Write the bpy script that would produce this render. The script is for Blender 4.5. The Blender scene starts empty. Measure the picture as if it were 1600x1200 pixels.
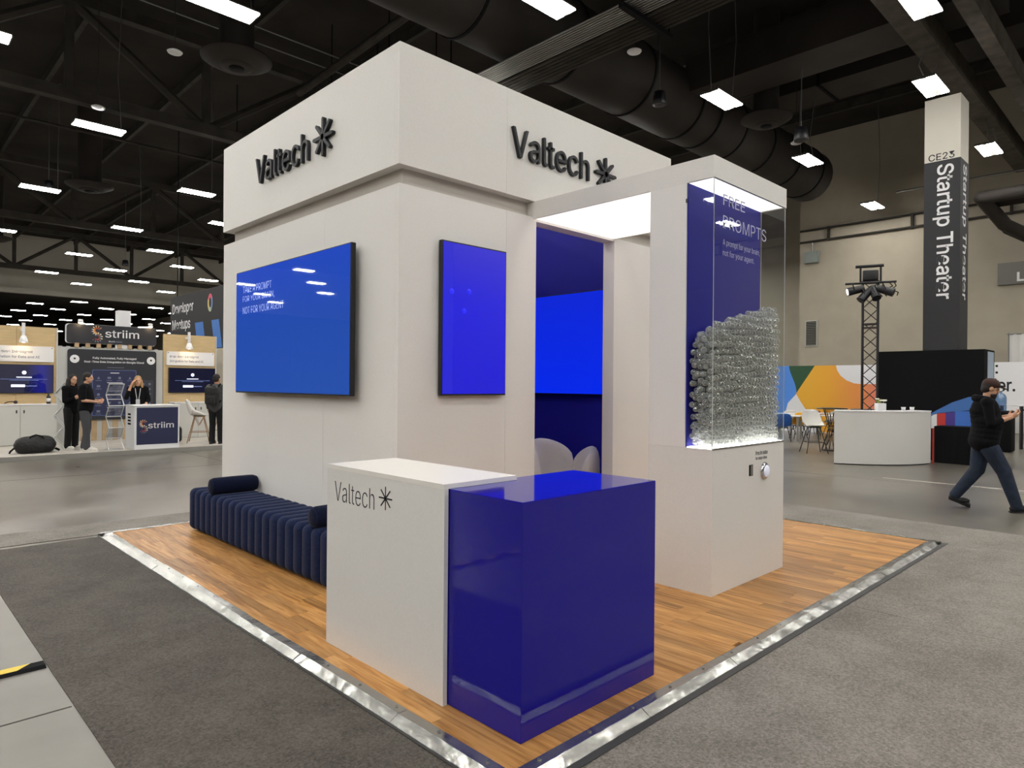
import bpy, bmesh, math, random, os
from mathutils import Vector, Matrix

# ---------------------------------------------------------------- camera, light, exposure
sc = bpy.context.scene
COL = sc.collection
cam_d = bpy.data.cameras.new('camera')
cam_d.sensor_width = 36.0
cam_d.lens = 23.628
cam_d.clip_end = 400
cam = bpy.data.objects.new('camera', cam_d)
COL.objects.link(cam)
_r = Vector((0.7151056, -0.6989676, 0.0082605))
_d = Vector((0.0059479, -0.0057325, -0.9999659))
_f = Vector((0.6989911, 0.7151303, 0.0000581))
cam.matrix_world = Matrix(((_r.x, -_d.x, -_f.x, 0.0), (_r.y, -_d.y, -_f.y, 0.0), (_r.z, -_d.z, -_f.z, 1.6), (0, 0, 0, 1)))
sc.camera = cam
world = bpy.data.worlds.new('world')
sc.world = world
world.use_nodes = True
world.node_tree.nodes['Background'].inputs[0].default_value = (1.0, 0.95, 0.88, 1)
world.node_tree.nodes['Background'].inputs[1].default_value = 0.02
LAMP = 88.0          # radiance of the ceiling light strips
PANEL = 1.35          # radiance of the canopy light panel
sc.view_settings.view_transform = 'Standard'
sc.view_settings.look = 'None'
sc.view_settings.exposure = 0.0
sc.view_settings.gamma = 1.0
sc.view_settings.use_curve_mapping = False
try:
    sc.cycles.use_denoising = True
    sc.cycles.sample_clamp_indirect = 6.0
    sc.cycles.transparent_max_bounces = 20
    sc.cycles.max_bounces = 6
    sc.cycles.caustics_reflective = False
    sc.cycles.caustics_refractive = False
except Exception:
    pass
random.seed(7)
PI = math.pi

# ---------------------------------------------------------------- materials
def lin(c):
    if isinstance(c, str):
        c = tuple(int(c[i:i + 2], 16) / 255 for i in (0, 2, 4))
        return tuple((v / 12.92 if v <= 0.04045 else ((v + 0.055) / 1.055) ** 2.4) for v in c) + (1,)
    return tuple(c) + (1,)

MATS = {}
def mat(name, col='808080', rough=0.6, metal=0.0, spec=0.5, emit=None, estr=0.0, noise=None, bump=None, coat=0.0, sheen=0.0, alpha=1.0):
    """noise=(scale, amount[, stretch xyz]) varies the colour; bump=(scale, strength)"""
    if name in MATS:
        return MATS[name]
    m = bpy.data.materials.new(name)
    m.use_nodes = True
    nt = m.node_tree
    b = nt.nodes['Principled BSDF']
    c = lin(col)
    b.inputs['Base Color'].default_value = c
    b.inputs['Roughness'].default_value = rough
    b.inputs['Metallic'].default_value = metal
    b.inputs['Specular IOR Level'].default_value = spec
    b.inputs['Coat Weight'].default_value = coat
    b.inputs['Sheen Weight'].default_value = sheen
    b.inputs['Alpha'].default_value = alpha
    if emit is not None:
        b.inputs['Emission Color'].default_value = lin(emit)
        b.inputs['Emission Strength'].default_value = estr
    if noise or bump:
        g = nt.nodes.new('ShaderNodeNewGeometry')
    if noise:
        mp = nt.nodes.new('ShaderNodeMapping')
        nt.links.new(g.outputs['Position'], mp.inputs['Vector'])
        if len(noise) > 2:
            mp.inputs['Scale'].default_value = noise[2]
        n = nt.nodes.new('ShaderNodeTexNoise')
        n.inputs['Scale'].default_value = noise[0]
        n.inputs['Detail'].default_value = 6
        nt.links.new(mp.outputs[0], n.inputs['Vector'])
        mix = nt.nodes.new('ShaderNodeMix')
        mix.data_type = 'RGBA'
        a = noise[1]
        mix.inputs[6].default_value = tuple(max(0, v * (1 - a)) for v in c[:3]) + (1,)
        mix.inputs[7].default_value = tuple(min(1, v * (1 + a)) for v in c[:3]) + (1,)
        rp = nt.nodes.new('ShaderNodeMapRange')
        rp.inputs[1].default_value = 0.3
        rp.inputs[2].default_value = 0.7
        nt.links.new(n.outputs['Fac'], rp.inputs[0])
        nt.links.new(rp.outputs[0], mix.inputs[0])
        nt.links.new(mix.outputs[2], b.inputs['Base Color'])
    if bump:
        n2 = nt.nodes.new('ShaderNodeTexNoise')
        n2.inputs['Scale'].default_value = bump[0]
        n2.inputs['Detail'].default_value = 4
        nt.links.new(g.outputs['Position'], n2.inputs['Vector'])
        bp = nt.nodes.new('ShaderNodeBump')
        bp.inputs['Strength'].default_value = bump[1]
        bp.inputs['Distance'].default_value = bump[2] if len(bump) > 2 else 0.01
        nt.links.new(n2.outputs['Fac'], bp.inputs['Height'])
        nt.links.new(bp.outputs[0], b.inputs['Normal'])
    MATS[name] = m
    return m

def mat_concrete():
    m = mat('polished_concrete', '7d776e', rough=0.2, spec=0.5)
    nt = m.node_tree; N = nt.nodes; L = nt.links
    b = N['Principled BSDF']
    g = N.new('ShaderNodeNewGeometry')
    def noise(s, d=5):
        n = N.new('ShaderNodeTexNoise'); n.inputs['Scale'].default_value = s; n.inputs['Detail'].default_value = d
        L.new(g.outputs['Position'], n.inputs['Vector']); return n
    n1, n2 = noise(0.45), noise(2.6, 8)
    r = N.new('ShaderNodeValToRGB')
    r.color_ramp.elements[0].position = 0.34; r.color_ramp.elements[0].color = lin('625d56')
    r.color_ramp.elements[1].position = 0.66; r.color_ramp.elements[1].color = lin('7f7a6f')
    L.new(n1.outputs['Fac'], r.inputs[0])
    r2 = N.new('ShaderNodeValToRGB')
    r2.color_ramp.elements[0].position = 0.3; r2.color_ramp.elements[0].color = lin('d6d6d6')
    r2.color_ramp.elements[1].position = 0.7; r2.color_ramp.elements[1].color = lin('f4f4f4')
    L.new(n2.outputs['Fac'], r2.inputs[0])
    mx = N.new('ShaderNodeMix'); mx.data_type = 'RGBA'; mx.blend_type = 'MULTIPLY'; mx.inputs[0].default_value = 0.6
    L.new(r.outputs[0], mx.inputs[6]); L.new(r2.outputs[0], mx.inputs[7]); L.new(mx.outputs[2], b.inputs['Base Color'])
    rr = N.new('ShaderNodeMapRange'); rr.inputs[3].default_value = 0.24; rr.inputs[4].default_value = 0.36
    L.new(n1.outputs['Fac'], rr.inputs[0]); L.new(rr.outputs[0], b.inputs['Roughness'])
    return m

def mat_carpet(name, c0, c1, blot=2.2):
    m = mat(name, c0, rough=0.95, spec=0.15, sheen=0.1)
    nt = m.node_tree; N = nt.nodes; L = nt.links; b = N['Principled BSDF']
    g = N.new('ShaderNodeNewGeometry')
    n1 = N.new('ShaderNodeTexNoise'); n1.inputs['Scale'].default_value = blot; n1.inputs['Detail'].default_value = 9; n1.inputs['Roughness'].default_value = 0.68
    n2 = N.new('ShaderNodeTexNoise'); n2.inputs['Scale'].default_value = 75; n2.inputs['Detail'].default_value = 5; n2.inputs['Roughness'].default_value = 0.8
    for n in (n1, n2): L.new(g.outputs['Position'], n.inputs['Vector'])
    ad = N.new('ShaderNodeMath'); ad.operation = 'MULTIPLY_ADD'; ad.inputs[1].default_value = 0.7
    L.new(n2.outputs['Fac'], ad.inputs[0])
    ml = N.new('ShaderNodeMath'); ml.operation = 'MULTIPLY'; ml.inputs[1].default_value = 0.3
    L.new(n1.outputs['Fac'], ml.inputs[0]); L.new(ml.outputs[0], ad.inputs[2])
    r = N.new('ShaderNodeValToRGB')
    r.color_ramp.elements[0].position = 0.40; r.color_ramp.elements[0].color = lin(c0)
    r.color_ramp.elements[1].position = 0.60; r.color_ramp.elements[1].color = lin(c1)
    L.new(ad.outputs[0], r.inputs[0]); L.new(r.outputs[0], b.inputs['Base Color'])
    bp = N.new('ShaderNodeBump'); bp.inputs['Strength'].default_value = 0.5; bp.inputs['Distance'].default_value = 0.006
    L.new(n2.outputs['Fac'], bp.inputs['Height']); L.new(bp.outputs[0], b.inputs['Normal'])
    return m

def mat_wood():
    m = mat('oak_strip', 'a8713f', rough=0.42, spec=0.35)
    nt = m.node_tree; N = nt.nodes; L = nt.links; b = N['Principled BSDF']
    g = N.new('ShaderNodeNewGeometry'); oi = N.new('ShaderNodeObjectInfo')
    off = N.new('ShaderNodeVectorMath'); off.operation = 'MULTIPLY_ADD'
    cb = N.new('ShaderNodeCombineXYZ'); L.new(oi.outputs['Random'], cb.inputs[0]); L.new(oi.outputs['Random'], cb.inputs[1])
    L.new(cb.outputs[0], off.inputs[0]); off.inputs[1].default_value = (17, 31, 0); L.new(g.outputs['Position'], off.inputs[2])
    mp = N.new('ShaderNodeMapping'); mp.inputs['Scale'].default_value = (30, 2.2, 1); L.new(off.outputs[0], mp.inputs[0])
    n = N.new('ShaderNodeTexNoise'); n.inputs['Scale'].default_value = 1.0; n.inputs['Detail'].default_value = 7; n.inputs['Distortion'].default_value = 1.2
    L.new(mp.outputs[0], n.inputs['Vector'])
    r = N.new('ShaderNodeValToRGB')
    r.color_ramp.elements[0].position = 0.28; r.color_ramp.elements[0].color = lin('86592f')
    r.color_ramp.elements[1].position = 0.68; r.color_ramp.elements[1].color = lin('c29766')
    e = r.color_ramp.elements.new(0.46); e.color = lin('a97c4c')
    L.new(n.outputs['Fac'], r.inputs[0])
    hsv = N.new('ShaderNodeHueSaturation')
    sm = N.new('ShaderNodeMath'); sm.operation = 'ADD'; L.new(oi.outputs['Random'], sm.inputs[0]); L.new(g.outputs['Random Per Island'], sm.inputs[1])
    fr = N.new('ShaderNodeMath'); fr.operation = 'FRACT'; L.new(sm.outputs[0], fr.inputs[0])
    mr = N.new('ShaderNodeMapRange'); mr.inputs[3].default_value = 0.76; mr.inputs[4].default_value = 1.36
    L.new(fr.outputs[0], mr.inputs[0]); L.new(mr.outputs[0], hsv.inputs['Value']); hsv.inputs['Saturation'].default_value = 1.06
    L.new(r.outputs[0], hsv.inputs['Color']); L.new(hsv.outputs[0], b.inputs['Base Color'])
    return m

def mat_clear(name, tint=(1, 1, 1), glossy=0.06, milky=0.0, milkcol=(0.9, 0.9, 0.9), rough=0.02, ior=1.45):
    """thin clear plastic or glass: see-through with a fresnel reflection"""
    m = bpy.data.materials.new(name); m.use_nodes = True
    nt = m.node_tree; N = nt.nodes; L = nt.links
    N.remove(N['Principled BSDF'])
    out = N['Material Output']
    tr = N.new('ShaderNodeBsdfTransparent'); tr.inputs[0].default_value = tuple(tint) + (1,)
    gl = N.new('ShaderNodeBsdfGlossy'); gl.inputs['Roughness'].default_value = rough
    base = tr
    if milky:
        df = N.new('ShaderNodeBsdfDiffuse'); df.inputs[0].default_value = tuple(milkcol) + (1,)
        tl = N.new('ShaderNodeBsdfTranslucent'); tl.inputs[0].default_value = tuple(milkcol) + (1,)
        m0 = N.new('ShaderNodeMixShader'); m0.inputs[0].default_value = 0.5; L.new(df.outputs[0], m0.inputs[1]); L.new(tl.outputs[0], m0.inputs[2])
        lw = N.new('ShaderNodeLayerWeight'); lw.inputs[0].default_value = 0.4
        mrg = N.new('ShaderNodeMapRange'); mrg.inputs[3].default_value = milky * 0.38; mrg.inputs[4].default_value = min(1, milky * 1.4)
        L.new(lw.outputs['Facing'], mrg.inputs[0])
        m1 = N.new('ShaderNodeMixShader'); L.new(mrg.outputs[0], m1.inputs[0]); L.new(tr.outputs[0], m1.inputs[1]); L.new(m0.outputs[0], m1.inputs[2])
        base = m1
    fr = N.new('ShaderNodeLayerWeight'); fr.inputs[0].default_value = 0.5
    pw = N.new('ShaderNodeMath'); pw.operation = 'POWER'; pw.inputs[1].default_value = 5.0
    L.new(fr.outputs['Facing'], pw.inputs[0])
    ad = N.new('ShaderNodeMath'); ad.operation = 'MULTIPLY_ADD'; ad.inputs[1].default_value = 0.9; ad.inputs[2].default_value = glossy
    L.new(pw.outputs[0], ad.inputs[0])
    mx = N.new('ShaderNodeMixShader'); L.new(ad.outputs[0], mx.inputs[0]); L.new(base.outputs[0], mx.inputs[1]); L.new(gl.outputs[0], mx.inputs[2])
    L.new(mx.outputs[0], out.inputs[0])
    MATS[name] = m
    return m

def mat_ramp(name, stops, axis, lo, hi, rough=0.5, emit=0.0):
    """colour that changes along a world axis (printed gradients, screens)"""
    m = mat(name, '808080', rough=rough)
    nt = m.node_tree; N = nt.nodes; L = nt.links; b = N['Principled BSDF']
    g = N.new('ShaderNodeNewGeometry'); sx = N.new('ShaderNodeSeparateXYZ'); L.new(g.outputs['Position'], sx.inputs[0])
    mr = N.new('ShaderNodeMapRange'); mr.inputs[1].default_value = lo; mr.inputs[2].default_value = hi
    L.new(sx.outputs[axis], mr.inputs[0])
    r = N.new('ShaderNodeValToRGB')
    r.color_ramp.elements[0].position = stops[0][0]; r.color_ramp.elements[0].color = lin(stops[0][1])
    r.color_ramp.elements[1].position = stops[-1][0]; r.color_ramp.elements[1].color = lin(stops[-1][1])
    for p, c in stops[1:-1]:
        e = r.color_ramp.elements.new(p); e.color = lin(c)
    L.new(mr.outputs[0], r.inputs[0])
    L.new(r.outputs[0], b.inputs['Base Color'])
    if emit:
        L.new(r.outputs[0], b.inputs['Emission Color']); b.inputs['Emission Strength'].default_value = emit
        b.inputs['Base Color'].default_value = (0.01, 0.01, 0.01, 1)
        for l in list(b.inputs['Base Color'].links): L.remove(l)
    return m

WHITE = mat('white_laminate', 'e3e1dd', rough=0.5, spec=0.3, noise=(90, 0.025))
WHITE2 = mat('white_fabric_panel', 'eae8e5', rough=0.8, spec=0.2, noise=(120, 0.03))
GROOVE = mat('groove_white', 'c9c3bb', rough=0.8)
BLUE = mat('blue_gloss_laminate', '1d1790', rough=0.06, spec=0.42, coat=0.0)
BLUEW = mat('blue_wall_fabric', '1f1d92', rough=0.55, spec=0.3)
NAVY = mat('navy_velvet', '1d2747', rough=0.9, spec=0.1, sheen=0.08, noise=(40, 0.18))
NAVY2 = mat('navy_bolster', '131930', rough=0.95, spec=0.1, sheen=0.05, noise=(40, 0.15))
BLACK = mat('black_metal', '15151a', rough=0.45)
BLACKM = mat('black_matte', '101012', rough=0.9, spec=0.2)
LETTER = mat('black_letter', '1b1c22', rough=0.55, spec=0.4)
ALU = mat('crumpled_aluminium', 'b4b4b0', rough=0.26, metal=1.0, bump=(2.6, 0.5, 0.05))
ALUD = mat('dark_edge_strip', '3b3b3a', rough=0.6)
CEIL = mat('black_ceiling', '312e2b', rough=0.9, spec=0.1, noise=(0.5, 0.3))
STEEL = mat('dark_painted_steel', '383531', rough=0.75, spec=0.2, noise=(2, 0.3))
DUCT = mat('dark_duct', '2c2825', rough=0.7, spec=0.25, noise=(0.8, 0.25))
CONDUIT = mat('galvanised_conduit', '8a8a88', rough=0.4, metal=0.8)
LAMPM = mat('lamp_strip', 'ffffff', emit=(1.0, 0.972, 0.92), estr=LAMP)
HOUS = mat('lamp_housing', '55524c', rough=0.5)
CONC = mat_concrete()
CARPD = mat_carpet('carpet_shaded_pile', '39342f', '655f58')  # shading from the pile direction painted into the colour, darker lay
CARPL = mat_carpet('carpet_lit_pile', '625d55', '97918a', 1.6)  # lighter lay of the pile, its shading also put into the colour
WOOD = mat_wood()
GLASS = mat_clear('clear_acrylic', (0.97, 0.985, 0.98), glossy=0.022)
CAPS = mat_clear('clear_capsule', (0.99, 1, 0.99), glossy=0.2, milky=0.5, milkcol=(1.0, 1.0, 0.99), rough=0.06)
SKIN = mat('skin', 'b98466', rough=0.6, spec=0.3, noise=(30, 0.06))
SKIN2 = mat('skin_light', 'd0a184', rough=0.6, spec=0.3, noise=(30, 0.06))
SIGNW = mat('sign_white', 'e8e8ea', rough=0.6)

# ---------------------------------------------------------------- geometry helpers
class MB:
    def __init__(s):
        s.v = []; s.f = []; s.sm = []
    def add(s, vs, fs, smooth=False):
        n = len(s.v); s.v += [tuple(v) for v in vs]
        s.f += [tuple(i + n for i in f) for f in fs]; s.sm += [smooth] * len(fs); return s
    def box(s, x0, x1, y0, y1, z0, z1):
        vs = [(x, y, z) for z in (z0, z1) for y in (y0, y1) for x in (x0, x1)]
        return s.add(vs, [(0, 2, 3, 1), (4, 5, 7, 6), (0, 1, 5, 4), (2, 6, 7, 3), (0, 4, 6, 2), (1, 3, 7, 5)])
    def rbox(s, x0, x1, y0, y1, z0, z1, r, seg=3):
        bm = bmesh.new(); bmesh.ops.create_cube(bm, size=1.0)
        bmesh.ops.scale(bm, vec=(x1 - x0, y1 - y0, z1 - z0), verts=bm.verts)
        bmesh.ops.translate(bm, vec=((x0 + x1) / 2, (y0 + y1) / 2, (z0 + z1) / 2), verts=bm.verts)
        bmesh.ops.bevel(bm, geom=bm.edges[:], offset=r, segments=seg, profile=0.5, affect='EDGES', clamp_overlap=True)
        return s.bm(bm, seg > 1)
    def bm(s, bm, smooth=False):
        bm.verts.ensure_lookup_table(); bm.verts.index_update()
        s.add([v.co[:] for v in bm.verts], [[v.index for v in f.verts] for f in bm.faces], smooth); bm.free(); return s
    def cyl(s, a, b, ra, rb=None, n=12, smooth=True, cap=True):
        rb = ra if rb is None else rb
        a, b = Vector(a), Vector(b); d = (b - a)
        if d.length < 1e-9: return s
        q = d.to_track_quat('Z', 'Y'); vs = []
        for p, r in ((a, ra), (b, rb)):
            for i in range(n):
                t = 2 * PI * i / n; vs.append(p + q @ Vector((r * math.cos(t), r * math.sin(t), 0)))
        s.add(vs, [(i, (i + 1) % n, n + (i + 1) % n, n + i) for i in range(n)], smooth)
        if cap: s.add(vs, [tuple(range(n - 1, -1, -1)), tuple(range(n, 2 * n))])
        return s
    def tube(s, pts, r, n=8):
        for a, b in zip(pts[:-1], pts[1:]): s.cyl(a, b, r, r, n)
        for p in pts[1:-1]: s.ell(p, (r, r, r), n, max(4, n // 2))
        return s
    def ell(s, c, r, n=16, m=10, rot=None):
        if not hasattr(r, '__len__'): r = (r, r, r)
        vs = [(0, 0, -1)]
        for j in range(1, m):
            p = -PI / 2 + PI * j / m
            for i in range(n):
                t = 2 * PI * i / n; vs.append((math.cos(p) * math.cos(t), math.cos(p) * math.sin(t), math.sin(p)))
        vs.append((0, 0, 1)); fs = []
        for i in range(n):
            fs.append((0, 1 + (i + 1) % n, 1 + i)); fs.append((len(vs) - 1, 1 + (m - 2) * n + i, 1 + (m - 2) * n + (i + 1) % n))
            for j in range(m - 2):
                a = 1 + j * n; fs.append((a + i, a + (i + 1) % n, a + n + (i + 1) % n, a + n + i))
        out = []
        for v in vs:
            p = Vector((v[0] * r[0], v[1] * r[1], v[2] * r[2]))
            if rot is not None: p = rot @ p
            out.append(p + Vector(c))
        return s.add(out, fs, True)
    def lathe(s, prof, c=(0, 0, 0), n=24, axis='Z'):
        vs = []
        for r, z in prof:
            for i in range(n):
                t = 2 * PI * i / n
                if axis == 'Z': p = (c[0] + r * math.cos(t), c[1] + r * math.sin(t), c[2] + z)
                elif axis == 'X': p = (c[0] + z, c[1] + r * math.cos(t), c[2] + r * math.sin(t))
                else: p = (c[0] + r * math.cos(t), c[1] + z, c[2] + r * math.sin(t))
                vs.append(p)
        fs = [(j * n + i, j * n + (i + 1) % n, (j + 1) * n + (i + 1) % n, (j + 1) * n + i) for j in range(len(prof) - 1) for i in range(n)]
        s.add(vs, fs, True)
        s.add(vs, [tuple(range(n - 1, -1, -1)), tuple(range((len(prof) - 1) * n, len(prof) * n))]); return s
    def prism(s, pts, o, u, w, d):
        """polygon pts (2D) in the plane o,u,w extruded by vector d"""
        o, u, w, d = Vector(o), Vector(u), Vector(w), Vector(d); n = len(pts)
        A = [o + u * p[0] + w * p[1] for p in pts]; B = [p + d for p in A]
        return s.add(A + B, [tuple(range(n)), tuple(range(2 * n - 1, n - 1, -1))] + [(i, n + i, n + (i + 1) % n, (i + 1) % n) for i in range(n)])
    def mesh(s, name):
        me = bpy.data.meshes.new(name); me.from_pydata(s.v, [], s.f)
        me.polygons.foreach_set('use_smooth', s.sm); me.update()
        b = bmesh.new(); b.from_mesh(me); bmesh.ops.recalc_face_normals(b, faces=b.faces); b.to_mesh(me); b.free()
        return me
    def build(s, name, m, parent=None):
        return link(name, s.mesh(name), m, parent)

def link(name, me, m, parent=None):
    o = bpy.data.objects.new(name, me); COL.objects.link(o)
    if m is not None and not me.materials: me.materials.append(m)
    if parent is not None: o.parent = parent
    return o

def tag(o, label=None, cat=None, group=None, kind=None):
    if label: o['label'] = label
    if cat: o['category'] = cat
    if group: o['group'] = group
    if kind: o['kind'] = kind
    return o

def thing(name, label, cat, loc=(0, 0, 0), rz=0.0, group=None):
    o = bpy.data.objects.new(name, None); COL.objects.link(o)
    o.location = loc; o.rotation_euler = (0, 0, rz)
    o.empty_display_size = 0.1
    return tag(o, label, cat, group)

def struct(name, mb, m, label=None):
    o = mb.build(name, m); o['kind'] = 'structure'
    if label: o['label'] = label
    return o

def box(name, x0, x1, y0, y1, z0, z1, m, parent=None):
    return MB().box(x0, x1, y0, y1, z0, z1).build(name, m, parent)

def copy_tree(o, parent=None):
    c = o.copy(); COL.objects.link(c); c.parent = parent
    for ch in list(o.children): copy_tree(ch, c)
    return c

# ---------------------------------------------------------------- lettering
FONT = None
try:
    FONT = bpy.data.fonts.load(os.path.join(bpy.utils.resource_path('LOCAL'), 'datafiles', 'fonts', 'Inter.woff2'))
except Exception:
    FONT = None

def text_mesh(body, extrude=0.0, offset=0.0, spacing=1.0, res=4):
    cu = bpy.data.curves.new('lettering', 'FONT'); cu.body = body
    if FONT: cu.font = FONT
    cu.extrude = extrude; cu.offset = offset; cu.resolution_u = res; cu.space_character = spacing
    t = bpy.data.objects.new('lettering', cu); COL.objects.link(t)
    dg = bpy.context.evaluated_depsgraph_get(); dg.update()
    me = bpy.data.meshes.new_from_object(t.evaluated_get(dg))
    bpy.data.objects.remove(t); bpy.data.curves.remove(cu)
    me.materials.clear()
    return me

def text(name, body, o, right, up, W, H, depth, m, parent=None, offset=0.0, spacing=1.0, res=4, shift=None):
    """lettering fitted so its outline is W wide (and H high when given) with its lower left at o"""
    me = text_mesh(body, 0.5, offset, spacing, res)
    xs = [v.co.x for v in me.vertices]; ys = [v.co.y for v in me.vertices]
    x0, x1, y0, y1 = min(xs), max(xs), min(ys), max(ys)
    sx = (W / (x1 - x0)) if W else (H / (y1 - y0)); sy = (H / (y1 - y0)) if H else sx
    o = Vector(o); right = Vector(right); up = Vector(up); nrm = right.cross(up)
    for v in me.vertices:
        p = v.co.copy()
        v.co = o + right * ((p.x - x0) * sx) + up * ((p.y - y0) * sy) + nrm * ((p.z + 0.5) * depth)
    return link(name, me, m, parent)

def letters(word, o, right, up, W, H, depth, m, parent, offset=0.0, name='letter'):
    """the word as one mesh per letter, laid out like text()"""
    me = text_mesh(word, 0.5, offset)
    xs = [v.co.x for v in me.vertices]; ys = [v.co.y for v in me.vertices]
    x0, x1, y0, y1 = min(xs), max(xs), min(ys), max(ys); sx = W / (x1 - x0); sy = H / (y1 - y0)
    o = Vector(o); right = Vector(right); up = Vector(up); nrm = right.cross(up)
    bm = bmesh.new(); bm.from_mesh(me); bpy.data.meshes.remove(me)
    bm.verts.ensure_lookup_table(); seen = set(); isl = []
    for v in bm.verts:
        if v.index in seen: continue
        st = [v]; g = []; seen.add(v.index)
        while st:
            a = st.pop(); g.append(a)
            for e in a.link_edges:
                q = e.other_vert(a)
                if q.index not in seen: seen.add(q.index); st.append(q)
        isl.append(g)
    isl.sort(key=lambda g: min(v.co.x for v in g))
    for g in isl:
        idx = {v.index: i for i, v in enumerate(g)}
        vs = [o + right * ((v.co.x - x0) * sx) + up * ((v.co.y - y0) * sy) + nrm * ((v.co.z + 0.5) * depth) for v in g]
        fs = [[idx[v.index] for v in f.verts] for f in bm.faces if f.verts[0].index in idx]
        MB().add(vs, fs).build(name, m, parent)
    bm.free()

def star(o, right, up, R, r, depth, m, parent, name='asterisk'):
    """eight-armed asterisk of round-ended bars, proud of the wall by depth"""
    right, up = Vector(right), Vector(up); nrm = right.cross(up); mb = MB()
    for k in range(8):
        a = PI / 2 + k * PI / 4; d = right * math.cos(a) + up * math.sin(a); w = nrm.cross(d)
        pts = [(0, -r), (R - r, -r)] + [(R - r + r * math.sin(t * PI / 6), -r * math.cos(t * PI / 6)) for t in range(1, 6)] + [(R - r, r), (0, r)]
        mb.prism(pts, Vector(o), d, w, nrm * depth)
    return mb.build(name, m, parent)

def disc(mb, c, right, up, r, d, n=20):
    right, up = Vector(right), Vector(up); nrm = right.cross(up)
    return mb.prism([(r * math.cos(2 * PI * i / n), r * math.sin(2 * PI * i / n)) for i in range(n)], c, right, up, nrm * d)

def rrect(x0, x1, z0, z1, r, n=5):
    p = []
    for cx, cz, a in ((x1 - r, z0 + r, -PI / 2), (x1 - r, z1 - r, 0), (x0 + r, z1 - r, PI / 2), (x0 + r, z0 + r, PI)):
        for i in range(n + 1):
            t = a + PI / 2 * i / n; p.append((cx + r * math.cos(t), cz + r * math.sin(t)))
    return p
XR, XU = (0, -1, 0), (0, 0, 1)      # lettering axes on a wall that faces -X
YR, YU = (1, 0, 0), (0, 0, 1)       # lettering axes on a wall that faces -Y
# ================================================================ THE HALL
fl = struct('floor', MB().add([(-60, -45, 0), (60, -45, 0), (60, 135, 0), (-60, 135, 0)], [(0, 1, 2, 3)]), CONC, 'polished grey concrete hall floor')
JNT = mat('floor_joint', '3a3732', rough=0.9)
for x0, x1, y in ((-30, 0.77, 3.86), (-30, 30, 13.2), (9.1, 30, -3.2)):
    box('joint', x0, x1, y - 0.006, y + 0.006, 0, 0.001, JNT, fl)
for y0, y1, x in ((9.0, 16.1, 5.3), (-40, 40, 12.6), (-40, 40, -3.4)):
    box('joint', x - 0.006, x + 0.006, y0, y1, 0, 0.001, JNT, fl)
PAINT = mat('white_floor_line', 'cfcac0', rough=0.6)
box('painted_line', 12.97, 13.03, -6, 3.9, 0, 0.0012, PAINT, fl)

WALLT = mat('taupe_wall', 'a1998a', rough=0.85, spec=0.2, noise=(1.2, 0.05))
WALLG = mat('grey_bulkhead', 'aaa69c', rough=0.9, spec=0.1, noise=(0.4, 0.1))
DARKW = mat('dark_wall', '2a2826', rough=0.9, spec=0.1)
cl = struct('ceiling', MB().box(-60, 60, -45, 135, 12.6, 12.8), CEIL, 'black painted roof deck')
wr = struct('wall_right', MB().box(30, 30.4, -45, 12.45, 0, 12.6), WALLT, 'tall taupe hall wall')
struct('wall_recess', MB().box(38, 38.4, 12.45, 135, 0, 12.6), WALLT, 'taupe wall set further back')
struct('wall_return', MB().box(30.4, 38, 12.3, 12.45, 0, 12.6), DARKW)
struct('wall_back', MB().box(-60, 60, -45.4, -45, 0, 12.6), WALLG)
struct('wall_left', MB().box(-60.4, -60, -45, 135, 0, 12.6), WALLG)
struct('wall_far', MB().box(-60, 60, 135, 135.4, 0, 12.6), DARKW)
struct('wall_bulkhead', MB().box(-60, 37.8, 62, 62.6, 8.15, 12.55), WALLG, 'grey bulkhead wall hanging across the hall')
# rails, vent and box on the taupe wall
for z in (7.95, 8.45):
    MB().cyl((29.9, -30, z), (29.9, 12.4, z), 0.045, n=8).build('pipe', STEEL, wr)
for k in range(9):
    y = 11.2 - 3.2 * k
    box('pipe_bracket', 29.86, 29.99, y - 0.04, y + 0.04, 7.9, 8.5, STEEL, wr)

# ---- ceiling steel: trusses along X, purlins along Y
def truss(Y, x0, x1, label, zb=9.35, zt=12.0):
    t = thing('roof_truss', label, 'truss', (0, Y, 0), group='roof trusses')
    MB().box(x0, x1, -0.16, 0.16, zb - 0.16, zb + 0.16).build('bottom_chord', STEEL, t)
    MB().box(x0, x1, -0.14, 0.14, zt - 0.16, zt + 0.16).build('top_chord', STEEL, t)
    x = x0 + 0.5; k = 0
    while x < x1:
        MB().box(x - 0.1, x + 0.1, -0.1, 0.1, zb + 0.16, zt - 0.16).build('upright', STEEL, t)
        if x + 3.6 < x1:
            a, b = ((x + 0.1, 0, zb + 0.1), (x + 3.5, 0, zt - 0.1)) if k % 2 == 0 else ((x + 0.1, 0, zt - 0.1), (x + 3.5, 0, zb + 0.1))
            MB().cyl(a, b, 0.13, n=6, smooth=False).build('diagonal', STEEL, t)
        x += 3.6; k += 1
truss(21.5, -14.4, 37.5, 'dark steel roof truss with square chords above the hall lights')
truss(39.0, -14.4, 37.5, 'second dark steel roof truss further down the hall')
truss(56.5, -14.4, 37.5, 'farthest dark steel roof truss just before the grey bulkhead')
for k, (Y, l) in enumerate(((4.42, 'thick dust-grey roof beam above the theater column'), (3.35, 'narrower dust-grey roof beam beside the theater column'))):
    MBX = MB().box(9.5, 29.8, Y - 0.24 + 0.08 * k, Y + 0.24 - 0.08 * k, 9.35, 9.9)
    tag(MBX.build('roof_beam', mat('dusty_beam', '4c473f', rough=0.9, noise=(3, 0.35)), None), l, 'beam', 'roof beams')
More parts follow.
